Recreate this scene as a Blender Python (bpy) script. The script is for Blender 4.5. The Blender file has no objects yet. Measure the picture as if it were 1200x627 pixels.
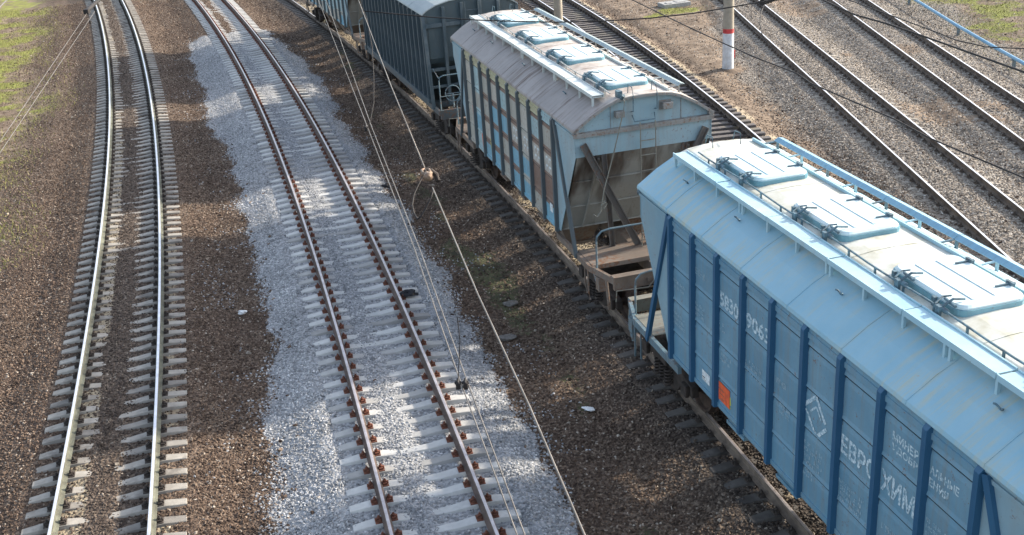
import bpy, bmesh, math, random
import numpy as np
from mathutils import Vector, Matrix
R = math.radians
random.seed(7); rng = np.random.default_rng(11)
S = bpy.context.scene
C = S.collection

# ------------------------------------------------------------------ camera, sky, sun, exposure
CAM_H, PITCH, ROLL, FPX = 10.687, 23.252, -3.911, 1310.1
cam = bpy.data.cameras.new('camera'); camo = bpy.data.objects.new('camera', cam); C.objects.link(camo)
cam.sensor_fit = 'HORIZONTAL'; cam.sensor_width = 36.0; cam.lens = FPX / 1200 * 36
cam.clip_start = 0.1; cam.clip_end = 3000
_f = Vector((0, math.cos(R(PITCH)), -math.sin(R(PITCH))))
_u0 = Vector((0, math.sin(R(PITCH)), math.cos(R(PITCH)))); _r0 = Vector((1, 0, 0))
_cr, _sr = math.cos(R(ROLL)), math.sin(R(ROLL))
_r = _r0 * _cr + _u0 * _sr
_u = -_r0 * _sr + _u0 * _cr
# image x axis = r, image up axis = u  (roll turns the picture about the optical axis)
_r = (_r0 * _cr - _u0 * _sr * -1.0).normalized(); _u = _r.cross(_f).normalized()
m = Matrix(((_r.x, _u.x, -_f.x, 0), (_r.y, _u.y, -_f.y, 0), (_r.z, _u.z, -_f.z, CAM_H), (0, 0, 0, 1)))
camo.matrix_world = m
S.camera = camo

SUN_ELEV, SUN_AZ = 23.3, 23.0          # azimuth measured from +X towards +Y
wld = bpy.data.worlds.new('World'); S.world = wld; wld.use_nodes = True
nt = wld.node_tree; bg = nt.nodes['Background']
sky = nt.nodes.new('ShaderNodeTexSky'); sky.sky_type = 'NISHITA'; sky.sun_disc = False
sky.sun_elevation = R(SUN_ELEV); sky.sun_rotation = R(90 - SUN_AZ)
sky.dust_density = 2.0
hs = nt.nodes.new('ShaderNodeHueSaturation'); hs.inputs['Saturation'].default_value = 0.68; nt.links.new(sky.outputs[0], hs.inputs['Color'])   # thin high cloud takes the blue down
nt.links.new(hs.outputs[0], bg.inputs[0]); bg.inputs[1].default_value = 0.15
sd = bpy.data.lights.new('sun', 'SUN'); sd.energy = 3.2; sd.angle = R(1.8); sd.color = (1.0, 0.90, 0.76)
so = bpy.data.objects.new('sun', sd); C.objects.link(so)
sdir = Vector((math.cos(R(SUN_ELEV)) * math.cos(R(SUN_AZ)), math.cos(R(SUN_ELEV)) * math.sin(R(SUN_AZ)), math.sin(R(SUN_ELEV))))
so.rotation_euler = sdir.to_track_quat('Z', 'Y').to_euler(); so.location = sdir * 60
S.view_settings.view_transform = 'Standard'; S.view_settings.look = 'None'
S.view_settings.exposure = 1.50; S.view_settings.gamma = 1.0; S.view_settings.use_curve_mapping = False
S.cycles.max_bounces = 6; S.cycles.diffuse_bounces = 3; S.cycles.glossy_bounces = 3

# ------------------------------------------------------------------ picture point -> place on a level
def at(u, v, z):
    a, b = u - 600.0, v - 313.5
    D = _f * FPX + _r * a - _u * b
    t = (z - CAM_H) / D.z
    return Vector((D.x * t, D.y * t, z))

# ------------------------------------------------------------------ node material helpers
def new_mat(name):
    m = bpy.data.materials.new(name); m.use_nodes = True
    nt = m.node_tree; b = nt.nodes['Principled BSDF']
    return m, nt, b
def N(nt, typ, **kw):
    n = nt.nodes.new(typ)
    for k, v in kw.items(): setattr(n, k, v)
    return n
def L(nt, a, b): nt.links.new(a, b)
def tc(nt, kind='Object', scale=(1, 1, 1), rot=(0, 0, 0)):
    t = N(nt, 'ShaderNodeTexCoord'); mp = N(nt, 'ShaderNodeMapping')
    mp.inputs['Scale'].default_value = scale; mp.inputs['Rotation'].default_value = rot
    L(nt, t.outputs[kind], mp.inputs[0]); return mp.outputs[0]
def noise(nt, vec, scale, detail=4, rough=0.6, out='Fac'):
    n = N(nt, 'ShaderNodeTexNoise'); n.inputs['Scale'].default_value = scale
    n.inputs['Detail'].default_value = detail; n.inputs['Roughness'].default_value = rough
    L(nt, vec, n.inputs['Vector']); return n.outputs[out]
def ramp(nt, fac, stops, interp='LINEAR'):
    r = N(nt, 'ShaderNodeValToRGB'); cr = r.color_ramp; cr.interpolation = interp
    while len(cr.elements) < len(stops): cr.elements.new(0.5)
    for e, (p, c) in zip(cr.elements, stops):
        e.position = p; e.color = (*c, 1) if len(c) == 3 else c
    L(nt, fac, r.inputs[0]); return r.outputs[0]
def g(v): return (v, v, v)
def mix(nt, fac, a, b, mode='MIX'):
    n = N(nt, 'ShaderNodeMix', data_type='RGBA', blend_type=mode)
    for i, x in ((0, fac), (6, a), (7, b)):
        if isinstance(x, (int, float)): n.inputs[i].default_value = x
        elif isinstance(x, tuple): n.inputs[i].default_value = (*x, 1) if len(x) == 3 else x
        else: L(nt, x, n.inputs[i])
    return n.outputs[2]
def mth(nt, op, a, b=None, clamp=False):
    n = N(nt, 'ShaderNodeMath', operation=op); n.use_clamp = clamp
    for i, x in ((0, a), (1, b)):
        if x is None: continue
        if isinstance(x, (int, float)): n.inputs[i].default_value = x
        else: L(nt, x, n.inputs[i])
    return n.outputs[0]
def bump(nt, b, h, strength, dist):
    n = N(nt, 'ShaderNodeBump'); n.inputs['Strength'].default_value = strength; n.inputs['Distance'].default_value = dist
    L(nt, h, n.inputs['Height']); L(nt, n.outputs[0], b.inputs['Normal'])
def attr(nt, name, typ='GEOMETRY', out='Fac'):
    n = N(nt, 'ShaderNodeAttribute', attribute_name=name, attribute_type=typ); return n.outputs[out]

def simple(name, col, rough=0.7, metal=0.0, var=0.25, scale=6.0, col2=None, spec=0.4, bmp=0.0):
    m, nt, b = new_mat(name); v = tc(nt)
    n = noise(nt, v, scale, 6)
    c2 = col2 if col2 else tuple(x * (1 - var) for x in col)
    L(nt, ramp(nt, n, [(0.38, c2), (0.62, col)]), b.inputs['Base Color'])
    b.inputs['Roughness'].default_value = rough; b.inputs['Metallic'].default_value = metal
    b.inputs['Specular IOR Level'].default_value = spec
    if bmp: bump(nt, b, noise(nt, v, scale * 8, 3), bmp, 0.01)
    return m

# painted steel: fade, vertical dirt streaks, rust blots
def paint(name, *a_, residue=None, **k_):
    m = paint0(name, *a_, **k_)
    if residue:
        nt = m.node_tree; b = nt.nodes['Principled BSDF']; src = b.inputs['Base Color'].links[0].from_socket
        t = N(nt, 'ShaderNodeTexCoord').outputs['Object']; sx = N(nt, 'ShaderNodeSeparateXYZ'); L(nt, t, sx.inputs[0])
        ax = mth(nt, 'ABSOLUTE', sx.outputs[0]); nn = noise(nt, t, 1.7, 6, .65)
        e = mth(nt, 'ADD', ax, mth(nt, 'MULTIPLY', mth(nt, 'SUBTRACT', nn, .5), .7))
        k = ramp(nt, e, [(.62, g(.92)), (.95, g(0))])
        L(nt, mix(nt, k, src, ramp(nt, noise(nt, t, 3.5, 6), [(.32, residue[0]), (.6, residue[1])])), b.inputs['Base Color'])
    return m
def paint0(name, col, fade, rust=(0.16, 0.07, 0.03), rust_amt=0.62, streak=0.35, rough=0.5, axis='z', tint=False, dirt=(0.12, 0.10, 0.08), seed=0.0):
    m, nt, b = new_mat(name)
    t = N(nt, 'ShaderNodeTexCoord').outputs['Object']
    def mapped(s):
        mp = N(nt, 'ShaderNodeMapping'); mp.inputs['Scale'].default_value = s; mp.inputs['Location'].default_value = (seed, seed * 1.7, seed * .6)
        L(nt, t, mp.inputs[0]); return mp.outputs[0]
    big = noise(nt, mapped((1, 1, 1)), 0.9, 5, 0.65)
    st = noise(nt, mapped((1.5, 9, 0.5) if axis == 'z' else (4.5, 1.2, 0.35) if axis == 'e' else (1.1, .6, .42) if axis == 'f' else (0.55, 6, 0.7)), 1.6, 6, 0.65)
    fine = noise(nt, mapped((1, 1, 1)), 14, 5, 0.7)
    base = mix(nt, ramp(nt, big, [(0.35, g(0)), (0.68, g(1))]), col, fade)
    if tint:
        base = mix(nt, ramp(nt, fine, [(0.2, g(0.75)), (0.6, g(1))]), base, attr(nt, 'tint', out='Color'))
    k = mth(nt, 'MULTIPLY', ramp(nt, st, [(0.46, g(0)), (0.66 if axis == 'x' else 0.72, g(1))]), streak)
    if axis == 'f': k = ramp(nt, noise(nt, mapped((1.25, .5, .30)), 1.25, 4, .5), [(.47, g(0)), (.60, g(.92))])
    if axis == 'x': k = mth(nt, 'MULTIPLY', k, ramp(nt, noise(nt, mapped((1, 1, 1)), .7, 5, .7), [(.42, g(.08)), (.60, g(1))]))
    base = mix(nt, k, base, dirt)
    rf = mth(nt, 'MULTIPLY', ramp(nt, fine, [(rust_amt, g(0)), (rust_amt + 0.06, g(1))]), ramp(nt, big, [(0.45, g(0.15)), (0.6, g(1))]))
    rf2 = mth(nt, 'MULTIPLY', rf, 0.8)
    base = mix(nt, rf2, base, rust)
    L(nt, base, b.inputs['Base Color'])
    b.inputs['Roughness'].default_value = rough; b.inputs['Specular IOR Level'].default_value = 0.45
    bump(nt, b, mix(nt, 0.5, big, fine), 0.25, 0.012)
    return m

M = {}
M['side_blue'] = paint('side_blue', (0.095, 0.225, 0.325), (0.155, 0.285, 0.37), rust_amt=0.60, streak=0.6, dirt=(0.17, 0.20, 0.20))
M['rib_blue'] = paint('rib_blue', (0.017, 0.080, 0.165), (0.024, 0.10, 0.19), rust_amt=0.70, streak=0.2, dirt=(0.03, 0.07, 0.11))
M['side_patch'] = paint('side_patch', (0.30, 0.40, 0.42), (0.36, 0.42, 0.40), rust_amt=0.55, streak=0.45, tint=True, dirt=(0.17, 0.11, 0.08), seed=3.1)
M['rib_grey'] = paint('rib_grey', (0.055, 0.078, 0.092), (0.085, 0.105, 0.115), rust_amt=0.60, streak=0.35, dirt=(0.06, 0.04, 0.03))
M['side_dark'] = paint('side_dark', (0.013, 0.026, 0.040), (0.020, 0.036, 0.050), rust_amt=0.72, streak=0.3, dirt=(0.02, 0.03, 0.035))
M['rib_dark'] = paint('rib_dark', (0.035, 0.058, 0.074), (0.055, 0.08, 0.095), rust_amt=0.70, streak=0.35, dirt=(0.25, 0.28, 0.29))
M['end_grey'] = paint('end_grey', (0.050, 0.078, 0.092), (0.065, 0.093, 0.105), rust_amt=0.64, streak=0.2)
M['end_blue'] = paint('end_blue', (0.17, 0.29, 0.36), (0.23, 0.34, 0.39), rust_amt=0.60, streak=0.45, axis='e', dirt=(0.22, 0.22, 0.20))
M['end_trim'] = paint('end_trim', (0.20, 0.21, 0.21), (0.26, 0.26, 0.25), rust_amt=0.52, streak=0.4, axis='e')
M['end_slope'] = paint('end_slope', (0.24, 0.25, 0.24), (0.30, 0.30, 0.27), rust_amt=0.60, streak=1.0, axis='f', dirt=(0.040, 0.026, 0.018), seed=1.4)
M['frame_brown'] = paint('frame_brown', (0.145, 0.12, 0.10), (0.21, 0.18, 0.155), rust_amt=0.5, streak=0.5, dirt=(0.05, 0.035, 0.03))
M['frame_blue'] = paint('frame_blue', (0.09, 0.17, 0.22), (0.15, 0.2, 0.22), rust_amt=0.52, streak=0.5, dirt=(0.07, 0.045, 0.03))
M['frame_light'] = paint('frame_light', (0.15, 0.155, 0.135), (0.22, 0.22, 0.19), rust_amt=0.56, streak=0.5)
M['roof_light'] = paint('roof_light', (0.21, 0.385, 0.475), (0.27, 0.44, 0.52), rust=(0.40, 0.30, 0.18), rust_amt=0.66, streak=0.9, axis='x', dirt=(0.40, 0.41, 0.31), rough=0.48, seed=5.0, residue=((0.44, 0.41, 0.31), (0.60, 0.59, 0.53)))
M['roof_grey'] = paint('roof_grey', (0.24, 0.22, 0.21), (0.32, 0.29, 0.275), rust=(0.25, 0.13, 0.07), rust_amt=0.64, streak=0.9, axis='x', dirt=(0.12, 0.078, 0.06), rough=0.6, seed=2.0, residue=((0.30, 0.24, 0.20), (0.50, 0.465, 0.42)))
M['roof_dark'] = paint('roof_dark', (0.26, 0.30, 0.31), (0.32, 0.36, 0.36), streak=0.3, axis='x', rough=0.55)
M['walk_light'] = paint('walk_light', (0.27, 0.45, 0.54), (0.38, 0.53, 0.58), rust_amt=0.66, streak=0.3, axis='x', dirt=(0.40, 0.36, 0.26))
M['walk_grey'] = paint('walk_grey', (0.46, 0.52, 0.52), (0.54, 0.56, 0.53), rust_amt=0.64, streak=0.4, axis='x')
M['hatch'] = paint('hatch', (0.46, 0.60, 0.64), (0.60, 0.67, 0.67), rust_amt=0.69, streak=0.25, axis='x', dirt=(0.5, 0.46, 0.36))
M['hatch_seal'] = paint('hatch_seal', (0.12, 0.27, 0.34), (0.17, 0.33, 0.39), rust_amt=0.62, streak=0.3)
M['clamp'] = simple('clamp', (0.11, 0.19, 0.235), 0.6, 0.1, col2=(0.06, 0.09, 0.11), scale=10)
M['black_steel'] = simple('black_steel', (0.035, 0.030, 0.028), 0.75, 0.1, col2=(0.02, 0.017, 0.015), scale=5)
M['bogie'] = simple('bogie', (0.045, 0.035, 0.030), 0.85, 0.0, col2=(0.02, 0.016, 0.014), scale=6)
M['wheel'] = simple('wheel', (0.07, 0.045, 0.035), 0.7, 0.2, col2=(0.03, 0.022, 0.018), scale=7)
M['tread'] = simple('tread', (0.35, 0.34, 0.33), 0.3, 0.9, var=0.2)
M['hose'] = simple('hose', (0.32, 0.07, 0.05), 0.7, var=0.5, scale=9)
M['white_paint'] = simple('white_paint', (0.66, 0.72, 0.74), 0.6, var=0.3, scale=16)
M['letter'] = simple('letter', (0.58, 0.68, 0.72), 0.6, col2=(0.16, 0.30, 0.39), scale=30)
M['letter_worn'] = simple('letter_worn', (0.46, 0.58, 0.64), 0.6, col2=(0.13, 0.29, 0.40), scale=30)
M['orange'] = simple('orange', (0.74, 0.12, 0.035), 0.6, col2=(0.50, 0.09, 0.04), scale=11)
M['yellow'] = simple('yellow', (0.62, 0.66, 0.10), 0.6, var=0.3, scale=14)
M['cable_dark'] = simple('cable_dark', (0.025, 0.022, 0.022), 0.7, 0.2, var=0.3)
M['cable_light'] = simple('cable_light', (0.22, 0.20, 0.18), 0.5, 0.5, var=0.3, scale=3)
M['bronze'] = simple('bronze', (0.17, 0.13, 0.09), 0.55, 0.3, col2=(0.2, 0.13, 0.09), scale=20)
M['pipe_blue'] = paint('pipe_blue', (0.10, 0.28, 0.45), (0.2, 0.38, 0.52), rust_amt=0.66, streak=0.3)
M['rag'] = simple('rag', (0.02, 0.02, 0.024), 0.8, var=0.4, scale=12)
M['paper'] = simple('paper', (0.75, 0.75, 0.74), 0.8, var=0.15, scale=20)
M['old_stone'] = simple('old_stone', (0.17, 0.155, 0.14), 0.9, var=0.4, scale=14, bmp=0.4)
M['slab'] = simple('slab', (0.34, 0.34, 0.33), 0.9, var=0.3, scale=9, bmp=0.3)

def rail_side(name, a, b):
    return simple(name, a, 0.8, 0.1, col2=b, scale=3.0, bmp=0.2)
M['rail_dusty'] = rail_side('rail_dusty', (0.17, 0.175, 0.135), (0.09, 0.088, 0.068))
M['rail_rust'] = rail_side('rail_rust', (0.15, 0.11, 0.09), (0.085, 0.06, 0.05))
M['rail_dark'] = rail_side('rail_dark', (0.17, 0.135, 0.105), (0.085, 0.065, 0.052))
def polished(name, lo, hi, rough):
    m, nt, b = new_mat(name); v = tc(nt)
    L(nt, ramp(nt, noise(nt, v, 5, 4), [(0.35, lo), (0.65, hi)]), b.inputs['Base Color'])
    b.inputs['Metallic'].default_value = 0.6; b.inputs['Roughness'].default_value = rough
    return m
M['rail_top'] = polished('rail_top', (0.72, 0.70, 0.73), (0.90, 0.88, 0.91), 0.36)
M['rail_top_brown'] = polished('rail_top_brown', (0.40, 0.35, 0.34), (0.56, 0.51, 0.50), 0.38)
M['rail_top_grey'] = polished('rail_top_grey', (0.60, 0.58, 0.58), (0.80, 0.78, 0.78), 0.38)
M['rail_top_worn'] = polished('rail_top_worn', (0.34, 0.29, 0.27), (0.52, 0.47, 0.45), 0.36)

def sleeper_mat(name, a, bcol, stain, amt):
    m, nt, b = new_mat(name); v = tc(nt)
    rnd = N(nt, 'ShaderNodeObjectInfo').outputs['Random']
    off = N(nt, 'ShaderNodeVectorMath', operation='ADD'); L(nt, v, off.inputs[0])
    cmb = N(nt, 'ShaderNodeCombineXYZ'); L(nt, mth(nt, 'MULTIPLY', rnd, 37.0), cmb.inputs[0]); L(nt, mth(nt, 'MULTIPLY', rnd, 91.0), cmb.inputs[1])
    L(nt, cmb.outputs[0], off.inputs[1]); v = off.outputs[0]
    base = ramp(nt, noise(nt, v, 5, 6), [(0.3, bcol), (0.7, a)])
    base = mix(nt, ramp(nt, noise(nt, v, 1.6, 5), [(amt, g(0)), (amt + 0.14, g(0.85))]), base, stain)
    base = mix(nt, mth(nt, 'MULTIPLY', mth(nt, 'MULTIPLY', rnd, rnd), 0.6), base, (0.12, 0.11, 0.10))
    L(nt, base, b.inputs['Base Color']); b.inputs['Roughness'].default_value = 0.9
    bump(nt, b, noise(nt, v, 50, 4), 0.4, 0.006)
    return m
M['sleeper_old'] = sleeper_mat('sleeper_old', (0.37, 0.345, 0.305), (0.25, 0.23, 0.20), (0.12, 0.105, 0.09), 0.54)
M['sleeper_new'] = sleeper_mat('sleeper_new', (0.53, 0.525, 0.50), (0.41, 0.405, 0.39), (0.24, 0.22, 0.20), 0.62)
M['sleeper_oily'] = sleeper_mat('sleeper_oily', (0.11, 0.10, 0.092), (0.06, 0.055, 0.05), (0.035, 0.03, 0.027), 0.46)
M['sleeper_dusty'] = sleeper_mat('sleeper_dusty', (0.38, 0.34, 0.28), (0.19, 0.17, 0.14), (0.14, 0.12, 0.10), 0.5)
M['sleeper_wood'] = sleeper_mat('sleeper_wood', (0.13, 0.115, 0.11), (0.06, 0.055, 0.06), (0.17, 0.15, 0.11), 0.5)
M['fast_rust'] = simple('fast_rust', (0.20, 0.075, 0.045), 0.85, col2=(0.10, 0.045, 0.03), scale=18)
M['fast_dusty'] = simple('fast_dusty', (0.13, 0.10, 0.078), 0.9, col2=(0.07, 0.055, 0.045), scale=18)
M['fast_dark'] = simple('fast_dark', (0.07, 0.055, 0.045), 0.85, col2=(0.035, 0.03, 0.028), scale=18)

# pole: bare concrete above, red ring and white foot
def pole_mat():
    m, nt, b = new_mat('pole_concrete'); v = tc(nt)
    base = ramp(nt, noise(nt, v, 3, 6), [(0.3, (0.26, 0.23, 0.18)), (0.7, (0.36, 0.32, 0.26))])
    L(nt, base, b.inputs['Base Color']); b.inputs['Roughness'].default_value = 0.9
    bump(nt, b, noise(nt, v, 30, 4), 0.3, 0.01); return m
M['pole'] = pole_mat()
M['pole_white'] = simple('pole_white', (0.62, 0.66, 0.70), 0.75, col2=(0.46, 0.47, 0.48), scale=4)
M['pole_red'] = simple('pole_red', (0.55, 0.06, 0.06), 0.7, var=0.3)

# ------------------------------------------------------------------ mesh builder
class MB:
    def __init__(s): s.v = []; s.f = []; s.mi = []
    def add(s, vs, fs, mi=0):
        o = len(s.v); s.v += [tuple(p) for p in vs]; s.f += [tuple(i + o for i in f) for f in fs]; s.mi += [mi] * len(fs); return s
    def box(s, x0, x1, y0, y1, z0, z1, mi=0):
        return s.add([(x0, y0, z0), (x1, y0, z0), (x1, y1, z0), (x0, y1, z0), (x0, y0, z1), (x1, y0, z1), (x1, y1, z1), (x0, y1, z1)],
                     [(0, 3, 2, 1), (4, 5, 6, 7), (0, 1, 5, 4), (1, 2, 6, 5), (2, 3, 7, 6), (3, 0, 4, 7)], mi)
    def bar(s, a, b, w, h, up=(0, 0, 1), mi=0):       # rectangular bar a->b
        a, b = Vector(a), Vector(b); d = (b - a).normalized(); u = Vector(up)
        if abs(d.dot(u)) > 0.98: u = Vector((0, 1, 0))
        x = d.cross(u).normalized() * (w / 2); y = x.cross(d).normalized() * (h / 2)
        vs = [p + i * x + j * y for p in (a, b) for i, j in ((-1, -1), (1, -1), (1, 1), (-1, 1))]
        return s.add(vs, [(3, 2, 1, 0), (4, 5, 6, 7), (0, 1, 5, 4), (1, 2, 6, 5), (2, 3, 7, 6), (3, 0, 4, 7)], mi)
    def channel(s, a, b, w, h, t, up, mi=0):          # U channel open towards up
        a, b = Vector(a), Vector(b); d = (b - a).normalized(); u = Vector(up)
        x = d.cross(u).normalized(); y = x.cross(d).normalized()
        s.bar(a, b, w, t, up, mi)
        for k in (-1, 1):
            o = x * k * (w / 2 - t / 2) + y * (h / 2)
            s.bar(a + o, b + o, t, h - t, up, mi)
        return s
    def tube(s, pts, r, n=8, mi=0, closed=False, caps=True):
        pts = [Vector(p) for p in pts]; m_ = len(pts); rings = []
        up = Vector((0, 0, 1))
        for i, p in enumerate(pts):
            if closed: d = pts[(i + 1) % m_] - pts[i - 1]
            else: d = pts[min(i + 1, m_ - 1)] - pts[max(i - 1, 0)]
            d.normalize(); u = up if abs(d.dot(up)) < 0.95 else Vector((0, 1, 0)) if abs(d.y) < .9 else Vector((1, 0, 0))
            x = d.cross(u).normalized(); y = x.cross(d)
            rr = r[i] if isinstance(r, (list, tuple)) else r
            rings.append([p + (x * math.cos(2 * math.pi * k / n) + y * math.sin(2 * math.pi * k / n)) * rr for k in range(n)])
        vs = [q for ring in rings for q in ring]; fs = []
        for i in range(m_ if closed else m_ - 1):
            j = (i + 1) % m_
            for k in range(n): fs.append((i * n + k, i * n + (k + 1) % n, j * n + (k + 1) % n, j * n + k))
        if caps and not closed: fs += [tuple(reversed(range(n))), tuple(range((m_ - 1) * n, m_ * n))]
        return s.add(vs, fs, mi)
    def prism(s, poly, axis, c0, c1, mi=0):           # polygon in the other two axes extruded along axis
        def P(a, b, c): return {'x': (c, a, b), 'y': (a, c, b), 'z': (a, b, c)}[axis]
        n = len(poly)
        vs = [P(a, b, c0) for a, b in poly] + [P(a, b, c1) for a, b in poly]
        fs = [tuple(reversed(range(n))), tuple(range(n, 2 * n))] + [(i, (i + 1) % n, n + (i + 1) % n, n + i) for i in range(n)]
        return s.add(vs, fs, mi)
    def build(s, name, mats, parent=None, smooth=False, bevel=0.0, auto=False):
        me = bpy.data.meshes.new(name); me.from_pydata(s.v, [], s.f)
        mats = mats if isinstance(mats, (list, tuple)) else [mats]
        for m_ in mats: me.materials.append(M[m_] if isinstance(m_, str) else m_)
        me.polygons.foreach_set('material_index', s.mi)
        bm = bmesh.new(); bm.from_mesh(me); bmesh.ops.recalc_face_normals(bm, faces=bm.faces)
        if bevel: bmesh.ops.bevel(bm, geom=bm.edges[:], offset=bevel, segments=1, affect='EDGES', clamp_overlap=True)
        bm.to_mesh(me); bm.free()
        if smooth: me.polygons.foreach_set('use_smooth', [True] * len(me.polygons))
        if auto: me.set_sharp_from_angle(angle=R(38)); me.polygons.foreach_set('use_smooth', [True] * len(me.polygons)); me.set_sharp_from_angle(angle=R(38))
        o = bpy.data.objects.new(name, me); C.objects.link(o)
        if parent: o.parent = parent
        return o
def tag(o, label=None, cat=None, group=None, kind=None):
    if label: o['label'] = label
    if cat: o['category'] = cat
    if group: o['group'] = group
    if kind: o['kind'] = kind
    return o
def empty(name, loc=(0, 0, 0), rz=0.0):
    o = bpy.data.objects.new(name, None); C.objects.link(o); o.location = loc; o.rotation_euler = (0, 0, rz); o.empty_display_size = 0.3
    return o

# ------------------------------------------------------------------ track centre lines x(y), rail top at z = 0
T1 = np.array([-0.0012139, -0.197658, -3.7105]); T2 = np.array([-0.0012344, -0.185316, 1.5969])
T3 = np.array([-0.00122, -0.2045, 8.15])
T4 = np.polyfit([60.5, 53.3, 47.4, 42.6, 37.7, 33.3], [3.32, 4.82, 5.62, 6.2, 6.95, 7.35], 2); 
T5 = np.array([0.0, 0.00969, 12.016]); T6 = np.array([0.0, 0.05023, 14.741])
TR = [T1, T2, T3, T4, T5, T6]
def cx(T, y):
    if T is T4:
        y = np.asarray(y, float); yc = np.clip(y, 28, 64)
        return np.polyval(T, yc) + np.polyval(np.polyder(T), yc) * (y - yc)
    return np.polyval(T, y)
def cslope(T, y):
    if T is T4: y = min(max(y, 28), 64)
    return float(np.polyval(np.polyder(T), y))
def dist_to(T, X, Y):                                  # signed side distance, + = right
    if T is T4: Yc = np.clip(Y, 28, 64)
    else: Yc = Y
    s = np.polyval(np.polyder(T), Yc)
    return (X - cx(T, Y)) / np.sqrt(1 + s * s)

# ------------------------------------------------------------------ ground sheet
def vnoise(X, Y, sc, seed):
    r = np.random.default_rng(seed); G = r.random((256, 256))
    x = X / sc + 1000; y = Y / sc + 1000; xi = np.floor(x).astype(int); yi = np.floor(y).astype(int)
    fx = x - xi; fy = y - yi; fx = fx * fx * (3 - 2 * fx); fy = fy * fy * (3 - 2 * fy)
    def h(a, b): return G[a % 256, b % 256]
    return (h(xi, yi) * (1 - fx) + h(xi + 1, yi) * fx) * (1 - fy) + (h(xi, yi + 1) * (1 - fx) + h(xi + 1, yi + 1) * fx) * fy
def fbm(X, Y, sc, seed, o=4):
    t = 0; a = 1; s = 0
    for k in range(o): t = t + a * vnoise(X, Y, sc / 2 ** k, seed + k); s += a; a *= .55
    return t / s
def poly_sd(poly, X, Y):                              # signed distance, + inside
    P = np.array(poly); d = np.full(X.shape, 1e9); ins = np.zeros(X.shape, bool)
    for i in range(len(P)):
        ax, ay = P[i]; bx, by = P[(i + 1) % len(P)]
        ex, ey = bx - ax, by - ay; t = np.clip(((X - ax) * ex + (Y - ay) * ey) / (ex * ex + ey * ey + 1e-9), 0, 1)
        d = np.minimum(d, np.hypot(X - ax - t * ex, Y - ay - t * ey))
        c = ((ay > Y) != (by > Y)) & (X < (bx - ax) * (Y - ay) / (by - ay + 1e-12) + ax); ins ^= c
    return np.where(ins, d, -d)
def gpoly(px, z=-0.3): return [tuple(at(u, v, z)[:2]) for u, v in px]
FRESH = gpoly([(345, 760), (322, 627), (325, 520), (316, 450), (312, 400), (302, 350), (295, 290), (288, 250), (280, 210), (262, 175), (246, 140), (238, 110), (226, 75), (220, 50),
               (235, 42), (262, 46), (272, 38), (295, 36), (312, 36), (328, 45), (345, 62), (378, 100), (412, 150), (440, 200), (477, 250), (505, 300), (533, 350), (560, 400), (585, 450), (612, 500), (640, 560), (668, 627), (720, 760)])
GRASS_L = gpoly([(-400, 360), (-80, 330), (-12, 290), (8, 230), (22, 170), (36, 110), (48, 50), (46, 0), (40, -60), (-500, -100)])
GRASS_R = gpoly([(1088, -3), (1130, 22), (1200, 62), (1330, 130), (1500, 60), (1400, -80), (1075, -60)])
EARTH = gpoly([(675, -5), (730, 25), (790, 70), (850, 120), (905, 170), (960, 215), (1010, 265), (1060, 310), (1075, 300), (1010, 235), (965, 190), (915, 140), (880, 105), (862, 70), (845, 40), (835, 0), (810, -30), (660, -30)])
MOSS = gpoly([(395, 60), (425, 120), (455, 175), (500, 250), (560, 330), (640, 440), (690, 520), (760, 640), (800, 640), (735, 560), (700, 480), (650, 410), (600, 330), (520, 240), (470, 165), (430, 95), (375, 10), (355, 10)])

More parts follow.
